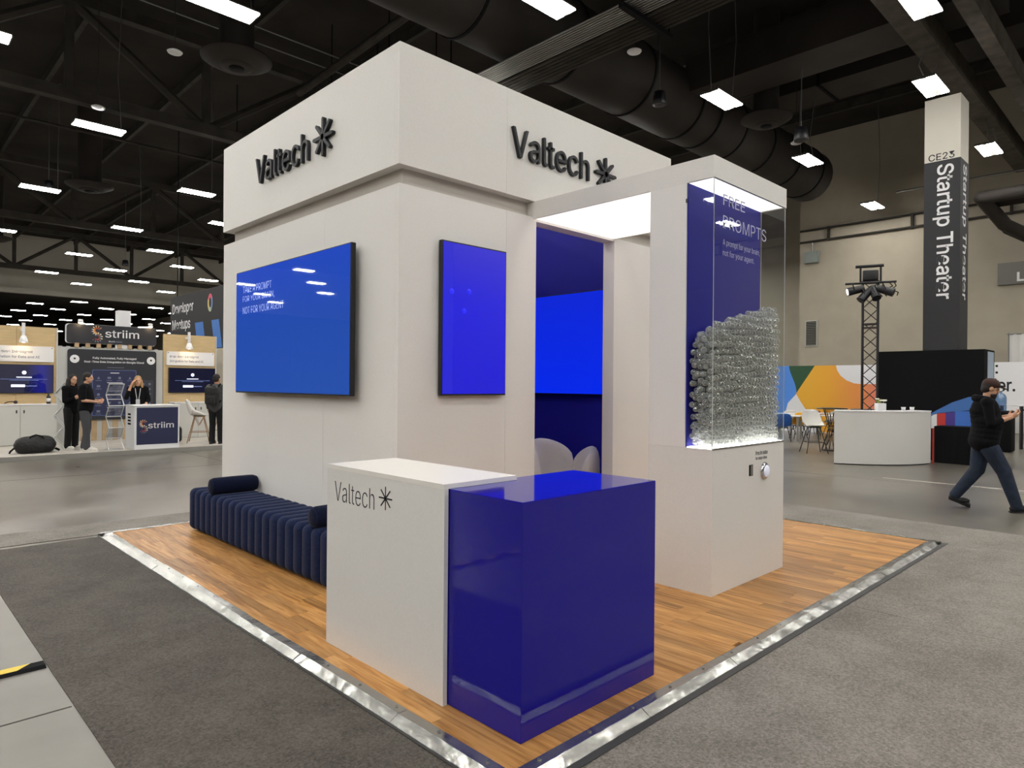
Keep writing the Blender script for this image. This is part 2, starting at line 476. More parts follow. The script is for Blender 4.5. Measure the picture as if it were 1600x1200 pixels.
for k in range(13):
    x = -10 + 3.7 * k
    o = MB().box(x - 0.07, x + 0.07, -20, 61.5, 12.18, 12.5).build('roof_purlin', STEEL)
    tag(o, 'thin dark roof purlin running above the trusses', 'purlin', 'roof purlins')
# ---- the big round duct along X with its bands and branch
du = thing('round_duct', 'huge dark round air duct running under the roof', 'duct')
DY, DZ, DR = 11.14, 10.08, 0.985
MB().cyl((5.2, DY, DZ), (27.5, DY, DZ), DR, n=40).build('duct_barrel', DUCT, du)
MB().ell((27.5, DY, DZ), (0.5, DR, DR), 40, 12).build('duct_end', DUCT, du)
for x in (6.4, 9.3, 12.4, 15.2, 17.7, 18.8, 20.4, 22.4, 24.6, 26.6):
    MB().cyl((x - 0.035, DY, DZ), (x + 0.035, DY, DZ), DR + 0.03, n=40).build('duct_band', BLACKM, du)
MB().box(16.9, 18.3, 3.0, 10.3, 9.95, 10.9).build('branch_duct', DUCT, du)
d2 = thing('square_duct', 'wide square dark duct crossing high above the theater column', 'duct')
MB().box(20.5, 22.0, -6, 9.6, 10.6, 11.5).build('duct_barrel', DUCT, d2)
for y in (-4, -1, 2, 5, 8):
    MB().box(20.45, 22.05, y - 0.04, y + 0.04, 10.55, 11.55).build('duct_band', BLACKM, d2)
pi = thing('bent_pipes', 'pair of fat dark pipes bending down near the taupe wall', 'pipe')
for k in range(2):
    x = 26.4 - 0.8 * k
    MB().tube([(x, -8, 7.75), (x, 4.9, 7.65), (x + 1.2, 4.5, 6.95), (x + 2.2, 4.1, 6.75)], 0.2, 14).build('pipe', DUCT, pi)

def diffuser(c, r, label):
    t = thing('air_diffuser', label, 'diffuser', c, group='round air diffusers')
    MB().lathe([(r * 0.5, 0.0), (r * 0.62, 0.0), (r, 0.16), (r, 0.2), (r * 0.9, 0.2)], n=36).build('outer_cone', DUCT, t)
    MB().lathe([(r * 0.3, -0.04), (r * 0.44, -0.04), (r * 0.56, 0.1), (r * 0.5, 0.1)], n=32).build('inner_cone', DUCT, t)
    MB().lathe([(0.02, -0.07), (r * 0.2, -0.07), (r * 0.26, 0.02), (0.05, 0.05)], n=28).build('core_cone', BLACKM, t)
    MB().cyl((0, 0, 0.2), (0, 0, 12.6 - c[2]), r * 0.5, n=24).build('drop_duct', DUCT, t)
diffuser((6.62, 16.49, 9.3), 0.82, 'round black air diffuser above the tower logo')
diffuser((19.15, 8.97, 9.3), 0.72, 'round black air diffuser under the big duct')
diffuser((6.73, 31.41, 9.3), 0.85, 'round black air diffuser among the far lights')
diffuser((5.3, 45.5, 9.1), 0.85, 'small distant black air diffuser before the grey bulkhead')

# ---- conduit rack along Y
rk = thing('conduit_rack', 'rack of parallel grey conduits hung under the roof', 'conduit')
for i in range(9):
    x = 10.5 + 0.072 * i
    MB().cyl((x, 2, 8.93), (x, 20.9, 8.93), 0.022, n=6).build('conduit', CONDUIT, rk)
for i in range(6):
    x = 11.2 + 0.125 * i
    MB().cyl((x, 2, 8.94), (x, 20.9, 8.94), 0.05, n=8).build('pipe', STEEL, rk)
for y in (4.6, 7.75, 12.9, 15.6, 18.7):
    MB().box(10.4, 12.1, y - 0.06, y + 0.06, 8.81, 8.89).build('crossbar', BLACKM, rk)
    for x in (10.42, 12.05):
        MB().cyl((x, y, 8.85), (x, y, 12.6), 0.02, n=6).build('hanger', BLACKM, rk)
# sprinkler lines and loose conduits along X
for k, (y, z, x0, x1, r, l) in enumerate(((17.3, 10.9, -2, 14, .02, 'thin bright conduit above the nearest hall light row'), (18.7, 11.2, -2, 16, .018, 'thin grey conduit behind the bright one under the roof'),
        (13.4, 11.2, 2, 12, .02, 'thin grey conduit near the tower corner under the roof'), (14.6, 11.3, 2, 14, .03, 'grey conduit passing the round diffuser'),
        (27.0, 10.2, -2, 26, .05, 'dark sprinkler pipe beyond the first truss'))):
    tag(MB().cyl((x0, y, z), (x1, y, z), r, n=6).build('ceiling_conduit', CONDUIT if r < .04 else STEEL), l, 'conduit', 'ceiling conduits')
tag(MB().cyl((28.6, -4, 9.1), (28.6, 8.2, 9.1), 0.04, n=6).build('ceiling_conduit', CONDUIT), 'pale conduit run beside the taupe wall top', 'conduit', 'ceiling conduits')
tag(MB().tube([(9.6, 9.0, 10.6), (9.6, 13.5, 10.6), (9.5, 19.0, 10.3)], 0.11, 8).build('roof_pipe', STEEL), 'fat dark roof pipe crossing behind the tower corner', 'pipe')

def pendant(name, c, label, top=12.6):
    t = thing(name, label, 'speaker', c, group='hanging speakers')
    MB().lathe([(0.05, 0.34), (0.14, 0.34), (0.19, 0.02), (0.17, 0.0), (0.02, 0.03)], n=20).build('cabinet', BLACK, t)
    MB().cyl((0, 0, 0.34), (0, 0, top - c[2]), 0.012, n=6).build('cable', CONDUIT, t)
pendant('hanging_speaker', (15.05, 9.95, 8.95), 'black cone speaker hanging on a cable below the big duct')
pendant('hanging_speaker', (17.6, 7.3, 8.0), 'black cone speaker hanging beside the light over the canopy', 9.95)
pendant('hanging_speaker', (5.2, 30.5, 8.8), 'black cone speaker hanging left of the distant lights')
pendant('hanging_speaker', (11.4, 44.5, 8.4), 'small black speaker hanging before the grey bulkhead')
for k, (c, l) in enumerate((((5.3, 16.79, 9.3), 'white disc sensor on the truss near the diffuser'), ((12.81, 9.16, 9.3), 'white disc sensor under the conduit rack'),
                            ((4.6, 20.6, 8.9), 'white disc sensor beside the first hall light'), ((20.4, 8.6, 9.0), 'white disc sensor beside the round duct diffuser'))):
    t = thing('ceiling_sensor', l, 'sensor', c, group='disc sensors')
    MB().lathe([(0.03, -0.05), (0.15, -0.03), (0.17, 0.0), (0.12, 0.03)], n=20).build('disc', SIGNW, t)
    MB().cyl((0, 0, 0.02), (0, 0, 12.2 - c[2]), 0.012, n=6).build('stem', STEEL, t)

# ---- hall lights: twin strips on a staggered grid
strip_me = MB().box(-0.6, 0.6, -0.085, 0.085, -0.03, 0.0).mesh('lamp_strip'); strip_me.materials.append(LAMPM)
hous_me = MB().box(-0.62, 0.62, -0.24, 0.24, 0.002, 0.03).box(-0.63, -0.605, -0.24, 0.24, -0.03, 0.002).box(0.605, 0.63, -0.24, 0.24, -0.03, 0.002).mesh('lamp_housing'); hous_me.materials.append(HOUS)
def hall_light(x, y, label, group, cable=None, top=4.0):
    t = thing('ceiling_light', label, 'ceiling light', (x, y, 8.6), group=group)
    link('lamp_housing', hous_me, None, t)
    for dy in (-0.145, 0.145):
        o = link('lamp_strip', strip_me, None, t); o.location = (0, dy, 0)
    if cable:
        rnd = random.Random(int(x * 100 + y))
        for sx in ((-0.5, 0.5) if cable == 2 else (0.55,)):
            p = [(sx, 0, 0.03), (sx + rnd.uniform(-.1, .1), rnd.uniform(-.12, .12), top * 0.4), (sx + rnd.uniform(-.05, .05), 0, top)]
            MB().tube(p, 0.012, 5).build('cable', CONDUIT, t)
near = [(4.85, 12.75, 'twin-strip ceiling light hanging at the top edge left of the tower', 1), (4.78, 21.3, 'twin-strip ceiling light under the truss with a disc sensor below', 1),
        (4.78, 29.6, 'twin-strip ceiling light farther down the same row near the frame edge', 1), (9.0, 26.0, 'twin-strip ceiling light just clear of the tower corner', 1),
        (8.95, 8.4, 'twin-strip ceiling light at the top edge above the tower', 1), (15.1, 8.2, 'twin-strip ceiling light on two cables below the big duct', 2),
        (21.0, 8.5, 'twin-strip ceiling light beside the duct above the glass case', 2), (28.0, 8.85, 'twin-strip ceiling light close to the taupe wall', 1),
        (17.8, 4.4, 'twin-strip ceiling light right above the theater column', 2), (23.7, 4.35, 'twin-strip ceiling light to one side of the theater column', 2),
        (13.75, 3.6, 'twin-strip ceiling light at the top edge near the roof beam', 1), (8.9, 34.5, 'twin-strip ceiling light in the middle of the far rows', 1)]
for x, y, l, c in near:
    hall_light(x, y, l, 'hall ceiling lights', c, {21.0: 2.0, 17.8: 0.75, 23.7: 0.75}.get(x, 4.0))
taken = [(a[0], a[1]) for a in near]
for ci in range(-8, 11):
    x = 4.78 + 3.15 * ci + (0.9 if ci == 1 else 0.6 if ci == 2 else 0)
    off = 4.0 if ci % 2 == 0 else 8.35
    for k in range(-3, 13):
        y = off + 8.78 * k
        if any(abs(x - a) < 2.2 and abs(y - b) < 2.6 for a, b in taken): continue
        if x > 28.5 and y < 13: continue
        if 60.5 < y < 64 or (y > 80 and x < -2) or y < -16 or (y > 66 and x < 10): continue
        front = 0.699 * x + 0.715 * y; side = 0.715 * x - 0.699 * y
        seen = front > 8 and abs(side / front) < 0.8 and 7.0 / front < 0.6
        if seen and x > 3:
            hall_light(x, y, 'small bright twin-strip light in the far rows of the hall ceiling', 'far rows of ceiling lights')
        else:
            hall_light(x, y, 'twin-strip ceiling light continuing the rows outside the picture', 'ceiling lights out of view')

# ---- aisle carpet in rolls
def carpet(x0, x1, y0, y1, m, label):
    nx, ny = max(2, int((x1 - x0) / 0.25)), max(2, int((y1 - y0) / 0.25)); vs = []; fs = []
    rnd = random.Random(int(x0 * 31 + y0 * 17))
    for j in range(ny + 1):
        for i in range(nx + 1):
            e = 0 if (i in (0, nx) or j in (0, ny)) else rnd.uniform(0, 0.0035)
            vs.append((x0 + (x1 - x0) * i / nx, y0 + (y1 - y0) * j / ny, 0.005 + e))
    for j in range(ny):
        for i in range(nx):
            a = j * (nx + 1) + i; fs.append((a, a + 1, a + nx + 2, a + nx + 1))
    mb = MB().add(vs, fs, True); mb.box(x0, x1, y0, y1, 0.0005, 0.0045)
    tag(mb.build('aisle_carpet', m), label, 'carpet', 'aisle carpet rolls')
carpet(0.78, 1.84, 1.82, 7.86, CARPD, 'grey carpet runner with dark pile shading in its colour along the metal edge beside the bench')
carpet(0.9, 7.9, 7.97, 8.62, CARPL, 'narrow grey carpet strip behind the far platform edge by the bench')
carpet(0.78, 1.84, -4.5, 1.815, CARPD, 'grey carpet roll with dark pile shading in its colour in the near aisle below the picture')
carpet(1.845, 5.2, -4.5, 1.8, CARPL, 'widest grey carpet roll in front of the blue counter')
carpet(5.205, 7.98, -4.5, 1.8, CARPL, 'middle grey carpet roll beside the far metal edge corner')
carpet(7.985, 9.06, -4.5, 8.62, CARPL, 'grey carpet strip along the polished floor behind the platform')
# hazard tape over a cable
hz = thing('cable_cover', 'yellow and black hazard tape strip over a floor cable', 'tape')
MB().prism([(-0.06, 0), (0.06, 0), (0.035, 0.014), (-0.035, 0.014)], (-3.0, 4.53, 0.0005), (0, 1, 0), (0, 0, 1), (3.77, 0, 0)).build('cover', BLACKM, hz)
YEL = mat('hazard_yellow', 'e0c02a', rough=0.5)
for k in range(12):
    x = -2.9 + 0.31 * k
    MB().prism([(0, -0.034), (0.13, -0.034), (0.2, 0.034), (0.07, 0.034)], (x, 4.53, 0.0146), (1, 0, 0), (0, 1, 0), (0, 0, 0.0008)).build('stripe', YEL, hz)

# ================================================================ PLATFORM
pf = thing('booth_platform', 'low wood-look booth platform with crumpled metal edging', 'platform')
box('base', 1.9, 7.86, 1.94, 7.86, 0.0, 0.022, mat('underlay', '6b4a2c', rough=0.9), pf)
PZ = 0.03
def plank_spans(x):
    return [(1.942, 4.39)] if 3.1 < x < 6.82 else [(1.942, 7.858)]
nrow = 72; rnd = random.Random(3); strips = []
for i in range(nrow):
    x0 = 1.902 + i * (5.956 / nrow); x1 = x0 + 5.956 / nrow - 0.0012
    for y0, y1 in plank_spans((x0 + x1) / 2):
        y = y0 - rnd.uniform(0.0, 0.7)
        while y < y1 - 0.02:
            ln = rnd.choice((0.55, 0.7, 0.85, 1.0)); a, b = max(y, y0), min(y + ln, y1)
            if b - a > 0.03: strips.append((x0, x1, a, b - 0.0012, 0.0296 + rnd.uniform(0, 0.0006)))
            y += ln
def in_sight(p):
    cx_, cy_ = (p[0] + p[1]) / 2, (p[2] + p[3]) / 2; d = 0.699 * cx_ + 0.715 * cy_; s = (0.715 * cx_ - 0.699 * cy_) / d
    hid = cx_ > 3.1 and cy_ > 4.4 and cx_ < 7.2 or (cx_ > 6.9 and cy_ > 4.2)
    return (d + (30 if hid else 0) + (20 if abs(s) > 0.8 or d < 2.75 else 0))
strips.sort(key=in_sight)
for a in strips[:300]:
    MB().box(a[0], a[1], a[2], a[3], 0.022, a[4]).build('plank', WOOD, pf)
rest = MB()
for a in strips[300:]: rest.box(a[0], a[1], a[2], a[3], 0.022, a[4])
tag(rest.build('plank_field', WOOD, pf), kind='stuff')

def ramp(p, q, inward, segs, wob, seed):
    """bent metal edge from p to q; the flange lies on the wood, the outer half slopes to the floor"""
    rnd = random.Random(seed); p, q = Vector(p), Vector(q); inward = Vector(inward); L = (q - p).length; d = (q - p) / L
    cuts = [0] + sorted(L * (k + rnd.uniform(-.08, .08)) / segs for k in range(1, segs)) + [L]
    for a, b in zip(cuts[:-1], cuts[1:]):
        b -= 0.004; n = max(3, int((b - a) / 0.06)); vs = []
        skew = rnd.uniform(-0.006, 0.006)
        for i in range(n + 1):
            t = a + (b - a) * i / n; c = p + d * t
            w = [rnd.uniform(-wob, wob) for _ in range(4)]
            prof = ((0.0 + skew + w[0] * 1.5, 0.0075), (0.05 + skew + w[1], 0.0335 + abs(w[2])), (0.105 + skew, 0.0325 + abs(w[3]) * 0.7))
            vs += [c + inward * o + Vector((0, 0, z)) for o, z in prof]
            vs += [c + inward * o + Vector((0, 0, z - 0.0015)) for o, z in prof]
        fs = []
        for i in range(n):
            k = i * 6
            for j in (0, 1):
                fs.append((k + j, k + j + 1, k + j + 7, k + j + 6)); fs.append((k + 3 + j, k + 9 + j, k + 10 + j, k + 4 + j))
        MB().add(vs, fs, False).build('edge_trim', ALU, pf)
ramp((1.80, 1.83, 0), (1.80, 7.93, 0), (1, 0, 0), 7, 0.0016, 1)
ramp((1.80, 1.83, 0), (7.93, 1.83, 0), (0, 1, 0), 7, 0.0016, 2)
ramp((1.80, 7.95, 0), (7.93, 7.95, 0), (0, -1, 0), 5, 0.002, 5)
ramp((7.95, 1.83, 0), (7.95, 7.93, 0), (-1, 0, 0), 5, 0.002, 6)
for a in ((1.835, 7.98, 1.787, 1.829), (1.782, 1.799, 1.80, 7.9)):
    MB().box(a[0], a[1], a[2], a[3], 0.009, 0.0105).build('outer_strip', ALUD, pf)  # flat dark strip along the outer side of the trim
SCREW = mat('screw_steel', '9a9a98', rough=0.3, metal=1)
for k in range(18):
    t = 2.05 + 0.33 * k
    for c in ((1.885, t), (t, 1.915)):
        MB().cyl((c[0], c[1], 0.033), (c[0], c[1], 0.038), 0.008, n=8).build('screw', SCREW, pf)

# ================================================================ THE TOWER
tw = thing('display_tower', 'tall white square booth tower with overhanging header and doorway', 'booth tower')
T0X, T1X, T0Y, T1Y = 3.035, 6.88, 4.385, 7.88
g = 0.0012
for k in range(3):                                                     # side with the wide screen
    y0 = T0Y + 0.06 + 0.0008 if k == 0 else T0Y + 1.165 * k + g
    box('wall_panel', T0X, T0X + 0.06, y0, T0Y + 1.165 * (k + 1) - g, PZ, 3.17, WHITE2, tw)
box('wall_panel', T0X, 4.2 - g, T0Y, T0Y + 0.06, PZ, 3.17, WHITE2, tw)    # side with the doorway
box('wall_panel', 4.2 + g, 4.589, T0Y, T0Y + 0.146, PZ, 3.17, WHITE2, tw)
box('wall_panel', 5.80, T1X, T0Y, T0Y + 0.146, PZ, 3.17, WHITE2, tw)
box('door_head', 4.589, 5.80, T0Y + 0.002, T0Y + 0.146, 3.135, 3.17, WHITE2, tw)
for k in range(3):                                                     # the two sides out of view
    y0 = T0Y + 0.147 if k == 0 else T0Y + 1.165 * k + g
    box('wall_panel', T1X - 0.06, T1X, y0, T0Y + 1.165 * (k + 1) - g, PZ, 3.17, WHITE2, tw)
for x0, x1 in ((T0X + .061, 4.3), (4.3, 5.6), (5.6, T1X - .061)):
    box('wall_panel', x0 + g, x1 - g, T1Y - 0.06, T1Y, PZ, 3.17, WHITE2, tw)
for a in ((T0X + .09, T1X - .09, T0Y + .09, T0Y + .13), (T0X + .09, T1X - .09, T1Y - .13, T1Y - .09), (T0X + .09, T0X + .13, T0Y + .131, T1Y - .131), (T1X - .13, T1X - .09, T0Y + .131, T1Y - .131)):
    box('groove_band', *a, 3.171, 3.321, GROOVE, tw)                    # the tower is open at the top
for x0, x1 in ((3.028, 4.195), (4.195, 6.88)):
    box('header_panel', x0 + (g if x0 > 3.1 else 0), x1 - g, T0Y - 0.003, T0Y + 0.06, 3.32, 4.275, WHITE, tw)
box('header_panel', 3.028, 3.09, T0Y + 0.061, T1Y + 0.005, 3.32, 4.275, WHITE, tw)
box('header_panel', 6.82, 6.88, T0Y + 0.061, T1Y + 0.005, 3.32, 4.275, WHITE, tw)
box('header_panel', 3.091, 6.819, T1Y - 0.055, T1Y + 0.005, 3.32, 4.275, WHITE, tw)
for a in ((3.0905, 6.8195, T0Y + .061, T0Y + .16), (3.0905, 6.8195, T1Y - .16, T1Y - .056), (3.0905, 3.19, T0Y + .1605, T1Y - .1605), (6.72, 6.8195, T0Y + .1605, T1Y - .1605)):
    box('header_soffit', *a, 3.3215, 3.335, WHITE, tw)
box('inner_wall', 6.45, 6.50, T0Y + 0.165, 7.719, PZ, 4.25, BLUEW, tw)
box('inner_wall', 3.2, 6.449, 7.66, 7.718, PZ, 4.25, BLUEW, tw)
box('inner_wall', 3.1955, 3.24, T0Y + 0.165, 7.659, PZ, 4.25, BLUEW, tw)

# raised wordmarks on the header
lg = thing('raised_wordmark', 'raised black Valtech wordmark with asterisk above the wide screen', 'sign', group='raised wordmarks')
letters('Valtech', (3.028, 6.945, 3.665), XR, XU, 1.14, 0.272, 0.035, LETTER, lg, -0.001)
star((3.028, 5.535, 3.815), XR, XU, 0.178, 0.016, 0.035, LETTER, lg)
lg = thing('raised_wordmark', 'raised black Valtech wordmark partly behind the canopy', 'sign', group='raised wordmarks')
letters('Valtech', (4.243, T0Y - 0.003, 3.668), YR, YU, 1.09, 0.268, 0.035, LETTER, lg, -0.001)
star((5.605, T0Y - 0.003, 3.80), YR, YU, 0.175, 0.016, 0.035, LETTER, lg)

# ---- screens
def screen_mat(name, stops, axis, lo, hi, e):
    m = mat_ramp(name, stops, axis, lo, hi, rough=0.02, emit=e)
    m.node_tree.nodes['Principled BSDF'].inputs['Specular IOR Level'].default_value = 0.5
    return m
SCR1 = screen_mat('wide_screen_blue', [(0.0, '2450ac'), (0.5, '204cae'), (1.0, '2048c0')], 2, 1.5, 2.77, 0.95)
SCR2 = screen_mat('portrait_screen_blue', [(0.0, '0606e2'), (0.6, '0a0ae8'), (1.0, '2420d8')], 2, 1.5, 2.77, 0.85)
SCR3 = screen_mat('inner_screen_blue', [(0.0, '0028f0'), (1.0, '0626dc')], 2, 1.5, 2.7, 0.95)
TXT = mat('screen_text', 'a8b8ee', emit='9fb2f0', estr=0.55)
tv = thing('mounted_screen', 'wide blue wall screen with white prompt text above the navy bench', 'screen', (0, 0, 0))
MB().rbox(2.938, 2.985, 4.928, 7.272, 1.485, 2.770, 0.004, 1).build('bezel', BLACK, tv)
box('display', 2.934, 2.9385, 4.94, 7.262, 1.50, 2.760, SCR1, tv)
box('wall_mount', 2.985, T0X, 5.5, 6.7, 1.75, 2.45, BLACKM, tv)
for s, z, w in (('TAKE A PROMPT', 2.535, 0.68), ('FOR YOUR BRAIN,', 2.43, 0.745), ('NOT FOR YOUR AGENT', 2.315, 0.945)):
    letters(s, (2.9338, 7.09, z), XR, XU, w, 0.072, 0.0006, TXT, tv, -0.008)
tv = thing('mounted_screen', 'portrait bright blue wall screen beside the doorway', 'screen')
MB().rbox(3.42, 4.15, 4.328, 4.37, 1.500, 2.778, 0.004, 1).build('bezel', BLACK, tv)
box('display', 3.432, 4.138, 4.3245, 4.3285, 1.514, 2.766, SCR2, tv)
box('wall_mount', 3.6, 4.0, 4.37, T0Y, 1.8, 2.5, BLACKM, tv)
BUB = mat('bubble_blue', '2a2ae8', rough=0.3, emit='1c20e0', estr=0.7)
for x, z in ((3.523, 2.363), (3.711, 2.377), (3.656, 2.21)):
    MB().ell((x, 4.3245, z), (0.024, 0.004, 0.024), 16, 8).build('bubble_dot', BUB, tv)
tv = thing('mounted_screen', 'large vivid blue screen on the blue wall inside the doorway', 'screen')
MB().rbox(6.385, 6.43, 4.72, 6.98, 1.475, 2.745, 0.004, 1).build('bezel', BLACK, tv)
box('display', 6.381, 6.3855, 4.73, 6.97, 1.487, 2.733, SCR3, tv)
box('wall_mount', 6.43, 6.45, 5.4, 6.3, 1.8, 2.4, BLACKM, tv)

# ---- grey tub chair inside
BOU = mat('grey_boucle', 'c9c2be', rough=1.0, spec=0.1, sheen=0.4, bump=(120, 0.6))
ch = thing('tub_chair', 'pale grey rounded tub chair inside the doorway', 'chair', (5.83, 5.12, PZ))
MB().rbox(-0.33, 0.33, -0.33, 0.33, 0.1, 0.43, 0.1, 4).build('seat', BOU, ch)
def shell(a0, a1, r0, r1, zt, z0=0.06, n=22):
    mb = MB(); rings = []
    for i in range(n + 1):
        a = a0 + (a1 - a0) * i / n; u = i / n; e = math.sin(PI * min(1, max(0, u))) ** 0.35
        h = z0 + (zt - z0) * (0.6 + 0.4 * e)
        rm, th = (r0 + r1) / 2, (r1 - r0) / 2
        ring = [(rm + th * math.cos(t) * (0.75 + 0.25 * e), z0 + (h - z0) * (0.5 + 0.5 * math.copysign(abs(math.sin(t)) ** 0.45, math.sin(t)))) for t in [2 * PI * k / 16 for k in range(16)]]
        rings += [(r * math.cos(a), r * math.sin(a), z) for r, z in ring]
    mb.add(rings, [(i * 16 + k, i * 16 + (k + 1) % 16, (i + 1) * 16 + (k + 1) % 16, (i + 1) * 16 + k) for i in range(n) for k in range(16)], True)
    mb.add(rings, [tuple(range(16)), tuple(range(n * 16 + 15, n * 16 - 1, -1))], True)
    return mb
shell(0.1 * PI, 0.95 * PI, 0.28, 0.44, 0.93).build('backrest', BOU, ch)
shell(-0.55 * PI, 0.12 * PI, 0.28, 0.43, 0.86).build('armrest', BOU, ch)
for a in range(4):
    MB().cyl((0.24 * (1 if a % 2 else -1), 0.24 * (1 if a > 1 else -1), 0), (0.24 * (1 if a % 2 else -1), 0.24 * (1 if a > 1 else -1), 0.11), 0.02, n=10).build('leg', BLACK, ch)

# ================================================================ CANOPY AND DISPLAY CASE
CX0, CX1, CY0, CY1 = 4.55, 5.795, 2.525, 3.085
cn = thing('canopy', 'white canopy with glowing underside joining tower and display case', 'canopy')
DIFF = mat('canopy_diffuser', 'ffffff', emit=(1.0, 0.945, 0.89), estr=PANEL)
box('top_board', CX0, CX1, CY0, 4.47, 3.30, 3.316, WHITE, cn)
box('fascia', CX0, CX0 + 0.018, CY0, 4.47, 3.152, 3.2995, WHITE, cn)
box('fascia', CX1 - 0.018, CX1, CY0, 4.47, 3.152, 3.2995, WHITE, cn)
box('fascia', CX0 + 0.0185, CX1 - 0.0185, CY0, CY0 + 0.018, 3.152, 3.2995, WHITE, cn)
box('fascia', CX0 + 0.0185, CX1 - 0.0185, 4.455, 4.47, 3.172, 3.2995, WHITE, cn)
box('light_panel', CX0 + 0.019, CX1 - 0.019, CY0 + 0.019, 4.38, 3.158, 3.164, DIFF, cn)

dc = thing('display_case', 'white display column with glass case full of clear capsules', 'display case')
box('pedestal', CX0, CX1 - 0.02, CY0, CY1, PZ, 1.125, WHITE, dc)
box('column', CX0, CX1 - 0.02, 2.757, CY1, 1.1265, 3.1515, WHITE2, dc)
box('case_backing', CX0 + 0.012, CX1 - 0.032, 2.745, 2.7565, 1.127, 3.151, BLUEW, dc)
TRAY = mat('case_light_tray', 'ffffff', emit=(1.0, 0.95, 0.9), estr=4.0)
box('light_tray', CX0 + 0.012, CX1 - 0.032, CY0 + 0.012, 2.744, 1.1255, 1.133, TRAY, dc)
ACE = mat('acrylic_edge', 'd8dcda', rough=0.3)
fp = box('glass_pane', CX0, CX1 - 0.02, CY0, CY0 + 0.006, 1.1255, 3.151, GLASS, dc)
sp = box('glass_pane', CX0, CX0 + 0.006, CY0 + 0.0065, 2.7445, 1.1255, 3.151, GLASS, dc)
rp = box('glass_pane', CX1 - 0.026, CX1 - 0.02, CY0 + 0.0065, 2.7445, 1.1255, 3.151, GLASS, dc)
for x, y in ((CX0, CY0), (CX1 - 0.024, CY0), (CX1 - 0.024, 2.7405)):
    box('pane_edge', x, x + 0.004, y, y + 0.004, 1.126, 3.15, ACE, dc)
box('pane_clip', CX0 - 0.004, CX0, 2.746, 2.762, 3.0, 3.03, ALUD, dc)
CHR = mat('chrome', 'd8d8dc', rough=0.15, metal=1)
box('pane_rail', CX0, CX1 - 0.02, CY0 - 0.003, CY0, 1.118, 1.132, CHR, dc)
GTX = mat('glass_text', 'b9b9d6', rough=0.6)
for s, z, w, h, of in (('FREE', 2.97, 0.345, 0.082, 0.002), ('PROMPTS', 2.795, 0.72, 0.098, -0.006), ('A prompt for your brain,', 2.655, 0.605, 0.058, -0.004), ('not for your agent.', 2.575, 0.51, 0.058, -0.004)):
    letters(s, (4.685, CY0 - 0.0002, z), YR, YU, w, h, 0.0006, GTX, dc, of)
for s, z, w in (('Press the button', 1.035, 0.215), ('for unique ideas', 0.99, 0.205)):
    text('lettering', s, (5.25, CY0, z), YR, YU, w, 0.034, 0.0008, LETTER, dc, 0.01)
box('coin_slot', 5.135, 5.205, CY0 - 0.001, CY0 + 0.0, 0.875, 0.965, BLACKM, dc)
box('slot_lining', 5.163, 5.203, CY0 - 0.0014, CY0 - 0.001, 0.88, 0.962, mat('slot_grey', '6f6c66'), dc)
kb = MB().lathe([(0.07, 0.0), (0.07, -0.012), (0.056, -0.022), (0.05, -0.022)], (5.405, CY0, 0.898), 28, 'Y').build('button_ring', CHR, dc)
MB().ell((5.405, CY0 - 0.02, 0.898), (0.05, 0.022, 0.05), 24, 12).build('push_button', mat('pearl_button', 'e6e8f4', rough=0.15, emit='dfe4ff', estr=0.25), dc)

# ---- the capsules: the 300 nearest are objects, the rest one mass
cap_me = MB().ell((0, 0, 0), 0.0235, 14, 8).lathe([(0.0235, -0.0016), (0.0243, -0.0016), (0.0243, 0.0016), (0.0235, 0.0016)], n=14).mesh('capsule'); cap_me.materials.append(CAPS)
def fill_top(x):
    pts = ((4.55, 2.02), (4.62, 2.06), (4.87, 2.14), (5.34, 2.24), (5.6, 2.265), (5.8, 2.24))
    for (a, za), (b, zb) in zip(pts[:-1], pts[1:]):
        if a <= x <= b: return za + (zb - za) * (x - a) / (b - a)
    return 2.0
balls = []; rnd = random.Random(11)
x0, x1, y0, y1 = CX0 + 0.036, CX1 - 0.056, CY0 + 0.035, 2.717
dz = 0.0415; lay = 0
z = 1.16
while z < 2.35:
    ny = 4; shift = [rnd.uniform(-.025, .025) for _ in range(4)]; wave = [rnd.uniform(-.006, .006) for _ in range(4)]
    for j in range(ny):
        y = y0 + (y1 - y0) * (j + (0.0 if lay % 2 == 0 else 0.35)) / (ny - 0.6)
        x = x0 + (0.0 if (lay + j) % 2 == 0 else 0.025)
        while x <= x1 + 1e-6:
            bx, by, bz = min(x1, max(x0, x + shift[j] + rnd.uniform(-.006, .006))), min(y1, y + rnd.uniform(-.004, .004)), z + wave[j] + 0.010 * math.sin(7 * x + 2.1 * j + lay) + rnd.uniform(-.008, .008)
            top = fill_top(bx) - (by - y0) * 0.55
            if bz < top + rnd.uniform(-.02, .01): balls.append((bx, max(by, y0), bz))
            x += 0.0505
    z += dz; lay += 1
def nearness(b):
    return 0.699 * b[0] + 0.715 * b[1]
front = sorted([b for b in balls if b[1] < y0 + 0.03 or b[0] < x0 + 0.03], key=nearness)[:300]
fs_ = set(front)
for b in front:
    o = link('clear_capsule', cap_me, None)
    o.location = b; o.rotation_euler = (rnd.uniform(0, 6), rnd.uniform(0, 6), rnd.uniform(0, 6))
    tag(o, 'clear round plastic capsule pressed against the front glass of the display case', 'capsule', 'capsules in the display case')
mass = MB()
for b in balls:
    if b not in fs_: mass.ell(b, 0.0235, 10, 6)
tag(mass.build('capsule_mass', CAPS), 'mass of clear capsules filling the back of the display case', 'capsule', kind='stuff')

